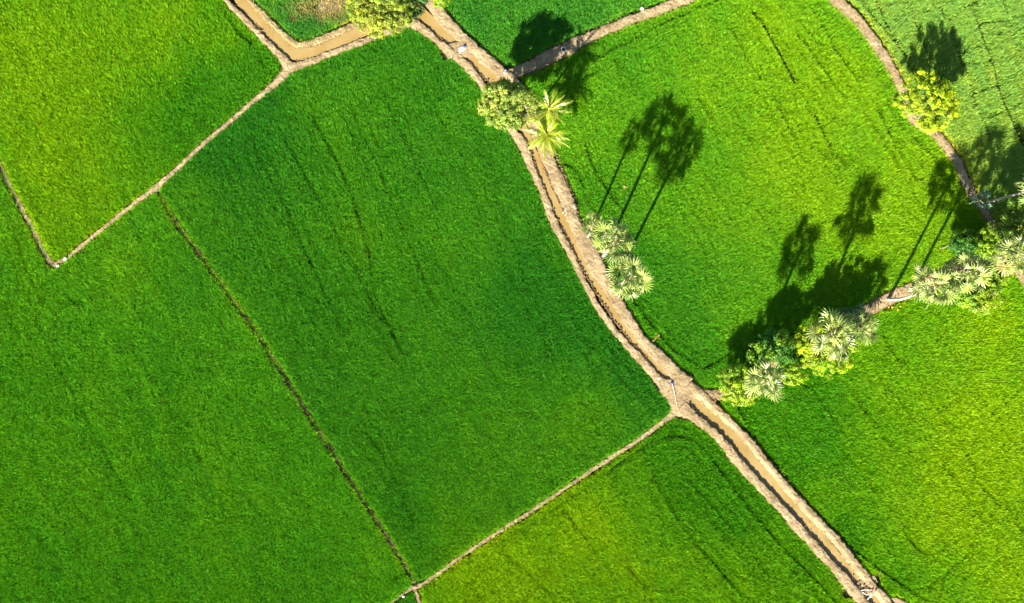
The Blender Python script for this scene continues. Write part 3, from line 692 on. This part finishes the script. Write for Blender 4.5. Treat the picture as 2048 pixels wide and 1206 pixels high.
def foliage(mb, centers, radii, n_leaf, size, col, seed, var=0.22, out_bias=0.4, crown_c=None, hue=0.1):
    g = np.random.default_rng(seed)
    for c, r in zip(centers, radii):
        m = max(6, int(n_leaf * g.uniform(.7, 1.3)))
        d = g.normal(0, 1, (m, 3)); d /= np.linalg.norm(d, axis=1)[:, None]
        p = c + d * (r * g.random((m, 1)) ** 0.45) * np.array([1, 1, 0.75])
        nr = d * 0.85 + g.normal(0, 0.38, (m, 3)) + np.array([0, 0, 0.40])
        if crown_c is not None:
            o = p - crown_c; o /= np.linalg.norm(o, axis=1)[:, None] + 1e-6; nr += out_bias * o
        nr /= np.linalg.norm(nr, axis=1)[:, None]
        a = np.cross(nr, g.normal(0, 1, (m, 3))); a /= np.linalg.norm(a, axis=1)[:, None] + 1e-9
        b = np.cross(nr, a)
        L = size * g.uniform(.65, 1.35, (m, 1)); Wd = L * g.uniform(.38, .6, (m, 1))
        v = np.stack([p - a * L * .5, p + b * Wd * .5 - nr * L * .04, p + a * L * .5 - nr * L * .12, p - b * Wd * .5 - nr * L * .04], 1).reshape(-1, 3)
        q = np.arange(m * 4).reshape(-1, 4)
        cv = np.exp(g.normal(0, var * 1.1)); hv = g.normal(0, hue)
        cc = np.array(col) * cv * np.exp(g.normal(0, var, (m, 1)))
        cc = cc * np.array([1 + hv, 1 + hv * .3, 1 - hv * .3])
        s = mb.n
        mb.v.append(v); mb.q.append(q + s); mb.qc.append(cc); mb.n += len(v)


def broad_tree(name, base_px, crown_px, h, rpx, depth, col, label, seed, n_clump=110, n_leaf=90, clump=0.62, leaf=0.24, second=None, cat='tree', group='broadleaf trees and bushes on the levees', trunk_r=0.20, stretch=1.0, gap=0.0, hue=0.10, tilt=0.0):
    """h: height of the widest part of the crown"""
    g = np.random.default_rng(seed)
    b = W(*base_px); root = empty(name, (b[0], b[1], 0.4)); tag(root, label, cat, group)
    B = np.array([b[0], b[1], 0.4])
    Cc = at(*crown_px, h); R = rpx * SC * (1 - h / H)
    cs = []; rs = []
    # lobes make an uneven outline
    nl = 7; lobes = g.normal(0, 1, (nl, 3)); lobes[:, 2] = np.abs(lobes[:, 2]) * .5; lobes /= np.linalg.norm(lobes, axis=1)[:, None]
    lamp = g.uniform(-.30, .30, nl)
    while len(cs) < n_clump:
        d = g.normal(0, 1, 3); d /= np.linalg.norm(d)
        if d[2] < -0.45: continue
        k = 1 + sum(a * max(0, d @ l) ** 3 for a, l in zip(lamp, lobes))
        rad = (g.random() ** 0.36) * 1.0 * k
        p = d * rad * np.array([R * stretch, R, depth])
        if rad > .45 and vnoise([p[0] + seed * 3.1 + p[2]], [p[1] - p[2]], R * 0.30, seed)[0] < -0.42: continue
        p[2] += tilt * p[1] / max(R, .1)
        if rad > 0.2:
            cs.append(Cc + p - np.array([clump, clump, 0]) * 0.35 * np.array([p[0] / R, p[1] / R, 0])); rs.append(clump * g.uniform(.65, 1.25))
    cs = np.array(cs)
    cmb = MB()
    if second is None:
        foliage(cmb, cs, rs, n_leaf, leaf, col, seed + 1, crown_c=Cc, hue=hue)
    else:
        pick = vnoise(cs[:, 0], cs[:, 1], R * 0.7, seed + 9) > 0.05
        foliage(cmb, cs[~pick], np.array(rs)[~pick], n_leaf, leaf, col, seed + 1, crown_c=Cc, hue=hue)
        if pick.any(): foliage(cmb, cs[pick], np.array(rs)[pick], n_leaf, leaf, second, seed + 2, crown_c=Cc, hue=hue)
    org = np.array([b[0], b[1], 0.4])
    cmb.v = [v - org for v in cmb.v]
    cmb.build('crown', M_LEAF, root)
    t = MB()
    fork = B * 0.45 + Cc * 0.55; fork[2] = max(0.6, (Cc[2] - depth * .5) * .7)
    mid = (B + fork) / 2 + g.normal(0, .12, 3)
    tp = spline(np.vstack([B - [0, 0, .7], mid, fork]), 0.3)
    tube(t, tp - org, np.linspace(trunk_r * 1.25, trunk_r * .8, len(tp)), 9, None, .08, seed)
    for k in g.permutation(len(cs))[:14]:
        e = cs[k]; m_ = (fork + e) / 2 + g.normal(0, .25, 3) + np.array([0, 0, .25])
        lp = spline(np.vstack([fork - [0, 0, .15], m_, e]), 0.35)
        tube(t, lp - org, np.linspace(trunk_r * .5, .025, len(lp)), 6, None, .08, seed + k)
    t.build('trunk', M_WOOD, root, None, True)
    return root


# --- fan palm leaf (palmyra)
def fan_mesh(seed, petiole, rad, col, droop=0.25, nseg=20, dry=False):
    g = np.random.default_rng(seed); mb = MB()
    pc = np.array((.42, .40, .16)) if not dry else np.array((.36, .26, .14))
    x = np.linspace(0, petiole, 6)
    tube(mb, np.stack([x, np.zeros(6), 0.05 * np.sin(x / petiole * 3)], 1), np.linspace(.05, .028, 6), 5, pc)
    hub = np.array([petiole, 0, 0.05])
    spread = math.radians(g.uniform(95, 130))
    for k in range(nseg):
        a = -spread + 2 * spread * (k + .5) / nseg + g.normal(0, .03)
        L = rad * (0.70 + 0.30 * math.cos(a / 2)) * g.uniform(.88, 1.08)
        d = np.array([math.cos(a), math.sin(a), 0]); pz = np.array([0, 0, 1.0]); s = np.array([-d[1], d[0], 0])
        half = spread / nseg
        cup = 0.16 * math.cos(a)
        m1 = hub + d * L * .52 + pz * (0.10 + cup * L * .2)
        wv = math.tan(half) * L * .52 * 0.80
        l1 = m1 + s * wv - pz * .10; r1 = m1 - s * wv - pz * .10
        m2 = hub + d * L * .78 + pz * (0.06 - droop * L * .10 + g.normal(0, .03)); w2 = wv * .5
        l2 = m2 + s * w2 - pz * .03; r2 = m2 - s * w2 - pz * .03
        tip = hub + d * L + pz * (-droop * L * .45 + g.normal(0, .06)) + s * g.normal(0, .05)
        c = np.array(col) * math.exp(g.normal(0, .22))
        mb.add([hub, l1, m1, r1, l2, m2, r2, tip], [[0, 2, 1], [0, 3, 2], [4, 5, 7], [5, 6, 7]], [[1, 2, 5, 4], [2, 3, 6, 5]], c)
    return mb


FAN = {}
def fan_data(kind, k):
    if (kind, k) not in FAN:
        col = {'palm': (.265, .335, .075), 'olive': (.16, .20, .035), 'young': (.08, .18, .09), 'dry': (.26, .18, .085)}[kind]
        col = np.array(col) * (1.2, .95, .62, 1.08, .48)[k]
        mb = fan_mesh(100 + k * 7, 1.48, 1.16, col,   .30 + .16 * k, 13, kind == 'dry')
        FAN[(kind, k)] = mb.mesh('frond', M_PALM)
    return FAN[(kind, k)]


def palm_trunk(root, org, B, T, r0, r1, seed, bend=(0, 0)):
    g = np.random.default_rng(seed)
    D = T - B
    c1 = B + np.array([D[0] * .15 + bend[0], D[1] * .15 + bend[1], D[2] * .35]); c2 = B + np.array([D[0] * .6 + bend[0], D[1] * .6 + bend[1], D[2] * .72])
    P = spline(np.vstack([B - [0, 0, .8], B + [D[0] * .01, D[1] * .01, .1], c1, c2, T]), 0.12)
    n = len(P); r = np.interp(np.linspace(0, 1, n), [0, .06, .15, 1], [r0 * 1.7, r0 * 1.35, r0, r1])
    r = r * (1 + 0.06 * (np.arange(n) % 3 == 0))
    t = MB(); tube(t, P - org, r, 10, None, .03, seed)
    t.build('trunk', M_BARK, root, None, True)
    return P


def fan_palm(base_px, crown_px, h, rpx, label, seed, n=31, kind='palm', group='fan palms along the paths', name='fan_palm', bend=(0, 0), r0=0.2, low=-52, dead=3):
    g = np.random.default_rng(seed)
    b = W(*base_px); B = np.array([b[0], b[1], 0.4]); T = at(*crown_px, h)
    root = empty(name, B); tag(root, label, 'palm tree', group)
    if h > 1.5: palm_trunk(root, B, B, T, r0, r0 * .8, seed, bend)
    R = rpx * SC * (1 - h / H); s = R / 2.42
    cm = MB()
    for k in range(14):   # old leaf bases round the growing point
        a = g.uniform(0, 6.283); e = g.uniform(-.2, 1.2)
        d = np.array([math.cos(a) * math.cos(e), math.sin(a) * math.cos(e), math.sin(e)])
        tube(cm, [d * .05, d * .3 * s + [0, 0, .05], d * .55 * s + [0, 0, .12 * math.sin(e)]], [.10 * s, .07 * s, .03 * s], 6, (.26, .22, .11))
    tube(cm, [[0, 0, -.45 * s], [0, 0, 0], [0, 0, .5 * s], [0, 0, 1.0 * s]], [.17 * s, .24 * s, .12 * s, .02], 8, (.28, .27, .10))
    crown = cm.build('crown', M_PALM, root, T - B, True)
    for k in range(n):
        f = (k + .5) / n
        el = math.radians(82 - (82 - low) * f ** 0.85 + g.normal(0, 9)); az = k * 2.39996 + g.normal(0, .38)
        isdry = k >= n - dead
        o = link('frond', fan_data('dry' if isdry else kind, int(g.integers(0, 5))), crown)
        if isdry: o['label'] = 'dry tan frond hanging under the crown'; el = math.radians(g.uniform(-70, -45))
        # frond x axis outward, blade tips back towards the sky
        q = Matrix.Rotation(az, 4, 'Z') @ Matrix.Rotation(-el, 4, 'Y') @ Matrix.Rotation(g.normal(0, .75), 4, 'X')
        sc = s * g.uniform(.74, 1.18) * (0.8 if f < .12 else 1)
        o.rotation_euler = q.to_euler(); o.scale = (sc, sc, sc); o.location = (0, 0, 0.1 * s)
    return root


# --- coconut palm
def coco_mesh(seed, L, col, droop):
    g = np.random.default_rng(seed); mb = MB(); n = 34
    u = np.linspace(0, 1, 14)
    rach = np.stack([L * (u - .10 * u ** 3), np.zeros(14), L * (0.10 * np.sin(u * 2.2) - droop * u ** 2.2)], 1)
    tube(mb, rach, np.linspace(.05, .012, 14), 5, (.46, .44, .08))
    for k in range(n):
        f = .14 + .86 * k / (n - 1)
        p = np.array([np.interp(f, u, rach[:, 0]), 0, np.interp(f, u, rach[:, 2])])
        ll = L * .28 * math.sin(math.pi * (0.12 + .80 * f)) ** .7 * g.uniform(.85, 1.1)
        for sd in (-1, 1):
            sw = math.radians(28 + 30 * f + g.normal(0, 5)); dn = math.radians(g.uniform(25, 62))
            d = np.array([math.sin(sw), sd * math.cos(sw) * math.cos(dn), -math.cos(sw) * math.sin(dn)])
            w = np.array([.034, 0, 0]) * (1.3 - .5 * f)
            m = p + d * ll * .5 + np.array([0, 0, .03]); t = p + d * ll + np.array([0, 0, -.10 * ll])
            mb.add([p - w * .6, p + w * .6, m + w, t, m - w], [[2, 3, 4]], [[0, 1, 2, 4]], np.array(col) * math.exp(g.normal(0, .16)))
    return mb


COCO = {}
def coconut_palm(base_px, crown_px, h, rpx, label, seed, n=20, high=78, low=-25):
    g = np.random.default_rng(seed)
    b = W(*base_px); B = np.array([b[0], b[1], 0.4]); T = at(*crown_px, h)
    root = empty('coconut_palm', B); tag(root, label, 'palm tree', 'coconut palms beside the round tree')
    palm_trunk(root, B, B, T, .15, .12, seed)
    s = rpx * SC * (1 - h / H) / 2.5
    cm = MB(); tube(cm, [[0, 0, -.3], [0, 0, .1], [0, 0, .6], [0, 0, 1.1]], [.15, .2, .09, .01], 8, (.36, .36, .06))
    for k in range(6):
        a = k * 1.05; p = np.array([math.cos(a) * .26, math.sin(a) * .26, -.12])
        th = np.linspace(-1.5, 1.5, 7)
        tube(cm, np.stack([np.full(7, p[0]), np.full(7, p[1]), p[2] + .15 * np.sin(th)], 1), .12 * np.cos(th) + .01, 8, (.22, .24, .04))
    crown = cm.build('crown', M_COCO, root, T - B, True)
    for k in range(n):
        v = int(g.integers(0, 4))
        if v not in COCO: COCO[v] = coco_mesh(60 + v, 2.7, (.27, .35, .010), .16 + .09 * v).mesh('frond', M_COCO)
        f = (k + .5) / n; el = math.radians(high - (high - low) * f ** .9 + g.normal(0, 5)); az = k * 2.39996 + g.normal(0, .2)
        o = link('frond', COCO[v], crown)
        o.rotation_euler = (Matrix.Rotation(az, 4, 'Z') @ Matrix.Rotation(-el, 4, 'Y') @ Matrix.Rotation(g.normal(0, .25), 4, 'X')).to_euler()
        sc = s * g.uniform(.85, 1.1) * (.75 if f < .1 else 1); o.scale = (sc, sc, sc); o.location = (0, 0, .1)
    return root


# broadleaf trees
broad_tree('tree', (775, 40), (762, 8), 4.6, 70, 2.3, (0.168, 0.234, 0.017), 'large pale yellow-green tree cut by the top edge of the view', 11, 378, 72, 0.49, 0.243, second=(0.222, 0.265, 0.019))
broad_tree('tree', (838, 0), (832, -12), 3.6, 38, 1.6, (0.032, 0.088, 0.014), 'dark green tree beside the brown pool at the top edge', 12, 116, 67, 0.51, 0.243)
broad_tree('bush', (884, -16), (882, -16), 2.0, 30, 1.2, (0.178, 0.301, 0.006), 'bright yellow-green bush peeking in at the top edge', 13, 80, 67, 0.44, 0.230, cat='bush')
broad_tree('tree', (1024, 195), (1022, 206), lift((1022, 206), 92), 58, 2.9, (0.165, 0.235, 0.024), 'round grey-green tree over the ditch beside the coconut palms', 14, 360, 67, 0.48, 0.243, second=(0.225, 0.285, 0.040))
broad_tree('tree', (1836, 238), (1862, 206), lift((1862, 206), 118), 60, 2.1, (0.307, 0.371, 0.004), 'bright yellow round tree on the curving path', 15, 234, 63, 0.45, 0.256, second=(0.257, 0.354, 0.006))
# bushes in the middle of the palm row
broad_tree('bush', (1492, 775), (1482, 768), 3.2, 48, 1.9, (0.207, 0.305, 0.006), 'yellow-green bush at the west end of the palm row', 16, 188, 66, 0.44, 0.230, second=(0.143, 0.248, 0.009), cat='bush')
broad_tree('tree', (1555, 715), (1550, 700), lift((1550, 700), 622), 52, 2.2, (0.039, 0.141, 0.009), 'dark green tree behind the west fan palm', 17, 216, 63, 0.49, 0.243, second=(0.108, 0.220, 0.009))
broad_tree('bush', (1585, 742), (1588, 742), 2.6, 32, 1.3, (0.207, 0.328, 0.005), 'small lime bush right of the west fan palm', 18, 90, 63, 0.40, 0.218, cat='bush')
broad_tree('tree', (1640, 690), (1652, 688), 4.3, 64, 2.2, (0.185, 0.315, 0.004), 'wide yellow-green tree under the middle pair of fan palms', 19, 324, 69, 0.45, 0.230, second=(0.236, 0.328, 0.005))
# right-hand cluster
broad_tree('bush', (1950, 585), (1958, 588), 2.4, 46, 1.5, (0.207, 0.301, 0.009), 'low yellow bush at the foot of the leaning fan palms', 20, 162, 66, 0.44, 0.230, second=(0.157, 0.283, 0.014), cat='bush', stretch=1.15)
broad_tree('bush', (1968, 500), (1975, 496), 3.4, 36, 1.6, (0.171, 0.301, 0.005), 'lime bush between the path end and the right palm', 21, 116, 66, 0.41, 0.230, cat='bush', stretch=1.3)
broad_tree('tree', (2030, 452), (2034, 450), 5.6, 52, 2.4, (0.093, 0.163, 0.010), 'olive tree with a loose crown at the right edge', 22, 206, 63, 0.49, 0.243, second=(0.165, 0.220, 0.014))
broad_tree('tree', (1940, 500), (1940, 489), 2.9, 33, 1.8, (0.032, 0.115, 0.007), 'dark shaded tree above the leaning fan palms', 23, 144, 63, 0.46, 0.230, second=(0.071, 0.159, 0.007))
broad_tree('bush', (2005, 548), (2000, 552), 2.0, 30, 1.2, (0.186, 0.301, 0.009), 'yellow-green bush under the right-edge fan palm', 24, 80, 66, 0.41, 0.230, cat='bush')
broad_tree('tree', (2056, 482), (2062, 478), 5.0, 46, 2.2, (0.093, 0.163, 0.010), 'olive tree behind the right-edge fan palm, mostly outside the view', 25, 134, 63, 0.51, 0.243)

# fan palms
fan_palm((1175, 474), (1187, 448), lift((1187, 448), 262), 25, 'small olive fan palm, smallest of the three on the ditch bank', 31, 22, 'olive', r0=.16, dead=2)
fan_palm((1206, 512), (1230, 480), lift((1230, 480), 236), 45, 'silvery fan palm in the middle of the three on the ditch bank', 32)
fan_palm((1222, 580), (1263, 553), lift((1263, 553), 300), 48, 'silvery fan palm at the south end of the three on the ditch bank', 33)
fan_palm((1478, 772), (1535, 760), lift((1535, 760), 492), 45, 'fan palm above the dark green tree at the west end of the palm row', 34)
fan_palm((1612, 692), (1668, 672), lift((1668, 672), 414), 50, 'fan palm rising over the wide yellow-green tree', 35)
fan_palm((1682, 664), (1722, 656), 4.4, 40, 'lower fan palm right of the yellow-green tree', 36, 31, bend=(.2, 0))
fan_palm((1775, 599), (1868, 570), lift((1868, 570), 352), 46, 'fan palm with its grey trunk leaning over bare path', 37, 31, bend=(.1, -.2))
fan_palm((1822, 578), (1936, 542), lift((1936, 542), 302), 50, 'fan palm directly right of the leaning grey trunk palm', 38)
fan_palm((1968, 518), (2034, 510), 10.0, 46, 'fan palm cut by the right edge, trunk showing', 39, 31, bend=(-.2, 0))
fan_palm((1974, 404), (2090, 372), 10.5, 50, 'pale leaning trunk whose crown stands beyond the right edge', 40, 24, r0=.17)
fan_palm((1960, 403), (1961, 401), 1.3, 24, 'small blue-green fan palm on the shaded path', 41, 13, 'young', name='young_fan_palm', low=5, dead=0)
fan_palm((1716, 628), (1717, 626), 1.2, 22, 'blue-green young fan palm beside bare path', 42, 12, 'young', name='young_fan_palm', low=5, dead=0)
fan_palm((1693, 634), (1692, 632), 1.1, 20, 'shaded young fan palm behind the lower fan palm', 43, 11, 'young', name='young_fan_palm', low=5, dead=0)
# coconut palms
coconut_palm((1076, 282), (1093, 270), 5.0, 45, 'yellow-green coconut palm with a full round crown on the ditch', 51, 30, 76, -35)
coconut_palm((1070, 232), (1098, 218), 6.0, 42, 'sparse coconut palm with few broad fronds by the round tree', 52, 21, 64, -35)


# ------------------------------------------------------------------ small things
def lumpy(mb, c, r, seed, squash=(1, 1, .7), col=None, amp=.18, nu=12, nv=8):
    g = np.random.default_rng(seed); v = []; ph = g.uniform(0, 6.28, 4)
    for i in range(nv + 1):
        t = math.pi * i / nv
        for j in range(nu):
            a = 2 * math.pi * j / nu
            k = 1 + amp * (math.sin(2 * a + ph[0]) * math.sin(t * 2 + ph[1]) + .6 * math.sin(3 * a + ph[2]) * math.cos(3 * t + ph[3]) + .5 * g.uniform(-1, 1))
            v.append([c[0] + r * squash[0] * k * math.sin(t) * math.cos(a), c[1] + r * squash[1] * k * math.sin(t) * math.sin(a), c[2] + r * squash[2] * k * math.cos(t)])
    q = [[i * nu + j, (i + 1) * nu + j, (i + 1) * nu + (j + 1) % nu, i * nu + (j + 1) % nu] for i in range(nv) for j in range(nu)]
    mb.add(v, None, q, col)


M_WHITE = plain('white_plastic', (.80, .80, .78), .5, .08)
M_BLUE = plain('blue_plastic', (.06, .13, .36), .45, .3)
M_RED = plain('red_plastic', (.55, .10, .09), .5, .25)
M_CONC = plain('old_concrete', (.46, .42, .37), .9, .25, 9)
M_STONE = plain('pale_block', (.78, .76, .70), .85, .12, 9)
M_STICK = plain('bleached_wood', (.58, .50, .42), .85, .25, 9)
M_DARKWOOD = plain('wet_wood', (.10, .085, .075), .7, .3, 9)
M_ORANGE = plain('orange_petals', (.72, .34, .02), .7, .25)


def crumpled(name, px, py, sx, sy, z, mat, label, cat, seed, ang=0.0, amp=.22):
    g = np.random.default_rng(seed); n = 18; c = W(px, py)
    u = np.linspace(-1, 1, n); U, V = np.meshgrid(u, u)
    rr = 1 + .25 * fnoise(U * 2, V * 2, 1, seed); U2 = U * rr; V2 = V * rr
    X = (U2 * math.cos(ang) * sx - V2 * math.sin(ang) * sy) * SC / 2; Y = (U2 * math.sin(ang) * sx + V2 * math.cos(ang) * sy) * SC / 2
    Z = np.abs(fnoise(U * 1.5 + seed, V * 1.5, .8, seed, 4)) * amp * 2 * np.clip(1.15 - np.hypot(U, V), 0, 1) + .03
    v = np.stack([X, Y, Z], -1).reshape(-1, 3)
    keep = []
    for i in range(n - 1):
        for j in range(n - 1):
            if math.hypot(u[i] + .05, u[j] + .05) < 1.0 + .2 * g.normal(): keep.append([i * n + j, i * n + j + 1, (i + 1) * n + j + 1, (i + 1) * n + j])
    me = make_mesh(name, v, [keep], mat); o = link(name, me, None, (c[0], c[1], z))
    mod = o.modifiers.new('thick', 'SOLIDIFY'); mod.thickness = .02
    return tag(o, label, cat)


crumpled('plastic_sheet', 924, 100, 15, 9, .62, M_WHITE, 'crumpled white plastic sheet on the earth plug', 'plastic sheet', 3, .5, .25)
crumpled('rag', 928, 96, 6, 5, .86, M_BLUE, 'small blue rag on the white plastic sheet', 'rag', 4, .3, .18)


def sack(px, py, r, z, label, seed, mat=M_WHITE, squash=(1, .85, .75)):
    c = W(px, py); root = empty('sack', (c[0], c[1], z)); tag(root, label, 'sack')
    mb = MB(); lumpy(mb, (0, 0, r * .55), r, seed, squash, None, .10); mb.build('body', mat, root, None, True)
    t = MB(); tube(t, [[0, r * .3, r * .9], [0, r * .45, r * 1.25], [0, r * .5, r * 1.5]], [r * .25, r * .12, r * .28], 8); t.build('tied_neck', mat, root, None, True)


sack(1011, 146, .30, .66, 'white sack on the ditch bank above the round tree', 5)
sack(1283, 19, .24, .5, 'small white sack on the edge of the top path', 6)
sack(807, 1193, .17, .25, 'tiny pale sack on the thin bottom levee', 7)


def block(px, py, s, z, ang, label):
    mb = MB(); c = W(px, py); g = np.random.default_rng(int(px))
    a, b, h = s * .5, s * .38, s * .5; e = .08 * s
    v = []
    for zz, k in ((-.15, 1), (h - e, 1), (h, .86)):
        for x_, y_ in ((-a, -b + e), (-a + e, -b), (a - e, -b), (a, -b + e), (a, b - e), (a - e, b), (-a + e, b), (-a, b - e)):
            v.append([x_ * k + g.normal(0, .01), y_ * k + g.normal(0, .01), zz + g.normal(0, .008)])
    q = [[r * 8 + j, r * 8 + (j + 1) % 8, (r + 1) * 8 + (j + 1) % 8, (r + 1) * 8 + j] for r in range(2) for j in range(8)]
    v.append([0, 0, h]); t = [[16 + j, 16 + (j + 1) % 8, 24] for j in range(8)]
    mb.add(v, t, q)
    o = mb.build('stone_block', M_STONE, None, (c[0], c[1], z)); o.rotation_euler = (.08, .05, ang); tag(o, label, 'block', 'pale blocks at the levee corner')


block(131, 518, .40, .36, .7, 'square white block on the tan levee near the corner')
block(116, 532, .34, .32, .3, 'pale block at the very corner of the levees')


def standpipe():
    c = W(1127, 101); mb = MB(); n = 20
    prof = [(.31, -.4), (.31, .50), (.33, .53), (.33, .60), (.24, .60), (.235, .55), (.235, -.2)]
    v = [[r * math.cos(2 * math.pi * j / n), r * math.sin(2 * math.pi * j / n), z] for r, z in prof for j in range(n)]
    q = [[i * n + j, i * n + (j + 1) % n, (i + 1) * n + (j + 1) % n, (i + 1) * n + j] for i in range(len(prof) - 1) for j in range(n)]
    mb.add(v, None, q)
    o = mb.build('standpipe', M_CONC, None, (c[0], c[1], .5)); o.rotation_euler = (.05, -.06, 0)
    tag(o, 'hollow concrete standpipe on the shaded top path', 'pipe')
standpipe()


def stick(p0, p1, z0, z1, r, label, mat=M_STICK, seed=0, name='branch', cat='branch', group=None, twig=True):
    g = np.random.default_rng(seed); a = W(*p0); b = W(*p1)
    A = np.array([0, 0, 0.0]); B = np.array([b[0] - a[0], b[1] - a[1], z1 - z0]); L = np.linalg.norm(B)
    mid = [A + B * f + g.normal(0, .05 * L, 3) * np.array([1, 1, .4]) * (1 if twig else .12) for f in (.33, .66)]
    P = spline(np.vstack([A, *mid, B]), .1); mb = MB()
    tube(mb, P, np.linspace(r, r * .5, len(P)), 7, None, .08, seed)
    if twig:
        for f in (.45, .7):
            s = P[int(f * len(P))]; e = s + B * .3 + g.normal(0, .16 * L, 3) * np.array([1, 1, .4])
            tube(mb, [s, (s + e) / 2 + g.normal(0, .03, 3), e], [r * .55, r * .4, r * .2], 6)
    o = mb.build(name, mat, None, (a[0], a[1], z0), True); tag(o, label, cat, group); return o


stick((1343, 766), (1357, 827), .78, .62, .045, 'long thin pole lying across the bare crossing', seed=1, name='pole', cat='pole', twig=False)
stick((1312, 757), (1330, 760), .55, .5, .07, 'dark stick at the left end of the crossing weir', M_DARKWOOD, 2, group='sticks wedged in the crossing weir')
stick((1322, 762), (1342, 757), .45, .55, .08, 'dark stick in the middle of the crossing weir', M_DARKWOOD, 3, group='sticks wedged in the crossing weir')
stick((1345, 750), (1346, 768), .5, .6, .07, 'dark stick beside the blue bag at the crossing', M_DARKWOOD, 4, group='sticks wedged in the crossing weir')
crumpled('bag', 1343, 765, 7, 6, .66, M_BLUE, 'dark blue plastic bag at the crossing weir', 'bag', 8, .2, .3)
crumpled('bag', 1317, 756, 6, 4, .62, M_WHITE, 'pale plastic bag on the bank at the crossing weir', 'bag', 9, .9, .2)
G_ = 'driftwood on the broken dam'
stick((1720, 1180), (1742, 1178), .55, .62, .075, 'bleached driftwood lying level across the dam', seed=11, group=G_)
stick((1706, 1172), (1722, 1192), .6, .5, .07, 'bleached driftwood at the west end of the dam', seed=12, group=G_)
stick((1722, 1182), (1746, 1188), .62, .55, .06, 'thin driftwood branch slanting towards the pool', seed=13, group=G_)
stick((1726, 1205), (1744, 1190), .5, .58, .08, 'thick driftwood at the bottom edge of the view', seed=14, group=G_)
stick((1728, 1198), (1738, 1176), .4, .66, .05, 'short dark stick under the driftwood', M_DARKWOOD, 15, group=G_)
crumpled('bag', 1743, 1177, 6, 5, .62, M_RED, 'faded red plastic bag caught on the driftwood', 'bag', 10, .4, .28)
crumpled('bag', 1749, 1178, 8, 6, .55, M_DARKWOOD, 'black plastic sheet beside the red bag on the dam', 'bag', 14, 1.2, .35)
stick((1124, 428), (1133, 418), .78, .82, .035, 'pale stick on the crumbling ditch bank', seed=16, group='pale sticks on the ditch bank')
stick((1129, 432), (1136, 425), .78, .80, .03, 'shorter pale stick beside the grey frond', seed=17, group='pale sticks on the ditch bank')
stick((1878, 497), (1919, 476), .5, 1.3, .07, 'bare grey branch lying in the bright field edge', M_WOOD, 18)


def fallen_frond(px, py, z, s, ang, label, kind='dry'):
    c = W(px, py); mb = fan_mesh(500 + int(px), .9, .85, (.46, .42, .36) if kind == 'grey' else (.50, .36, .12), .6, 16, True)
    o = mb.build('palm_frond', M_PALM, None, (c[0], c[1], z)); o.rotation_euler = (.25, -.15, ang); o.scale = (s, s, s); tag(o, label, 'palm frond')


fallen_frond(1143, 424, .86, .62, 1.15, 'fallen grey palm frond on the ditch bank', 'grey')
fallen_frond(1244, 381, .5, .48, .8, 'dry tan palm frond lying on the bright field')


def flower_clump():
    c = W(1784, 614); root = empty('flower_clump', (c[0], c[1], .38)); tag(root, 'orange flowering clump on the path edge by the leaning trunk', 'flowers')
    g = np.random.default_rng(3); mb = MB()
    cs = g.normal(0, .22, (9, 3)) * np.array([1.3, .7, .2]) + [0, 0, .18]
    foliage(mb, cs, np.full(9, .14), 20, .09, (.10, .2, .02), 4); mb.build('leaves', M_LEAF, root)
    for k in range(5):
        f = MB(); p = cs[k] + [0, 0, .10]
        for j in range(6):
            a = j * 1.047; d = np.array([math.cos(a), math.sin(a), .25]); s = np.array([-d[1], d[0], 0])
            f.add([p, p + d * .07 + s * .035, p + d * .14, p + d * .07 - s * .035], None, [[0, 1, 2, 3]])
        f.build('flower', M_ORANGE, root)
flower_clump()

# ------------------------------------------------------------------ light, sky, camera
world = bpy.data.worlds.new('World'); bpy.context.scene.world = world; world.use_nodes = True
wn = world.node_tree.nodes; wl = world.node_tree.links
sky = wn.new('ShaderNodeTexSky'); sky.sky_type = 'NISHITA'; sky.sun_disc = False
sky.sun_elevation = EL; sky.sun_rotation = AZ + math.pi
sky.air_density = 1.0; sky.dust_density = 0.4
bg = wn['Background']; bg.inputs['Strength'].default_value = 0.05
wl.new(sky.outputs[0], bg.inputs['Color'])
sd = bpy.data.lights.new('sun', 'SUN'); sd.energy = 5.0; sd.angle = math.radians(0.5); sd.color = (1.0, 0.93, 0.80)
so = bpy.data.objects.new('sun', sd); C.objects.link(so)
so.rotation_euler = Vector(SUND).to_track_quat('-Z', 'Y').to_euler(); so.location = (-20, -40, 60)

cd = bpy.data.cameras.new('camera'); cam = bpy.data.objects.new('camera', cd); C.objects.link(cam)
cam.location = (0, 0, H + 0.3); cam.rotation_euler = (0, 0, 0)
cd.sensor_width = 36; cd.lens = 36 * FPX / 2048; cd.clip_start = 1; cd.clip_end = 6000
bpy.context.scene.camera = cam
vs_ = bpy.context.scene.view_settings
vs_.view_transform = 'Standard'; vs_.look = 'None'; vs_.gamma = 1; vs_.exposure = 2.1; vs_.use_curve_mapping = False
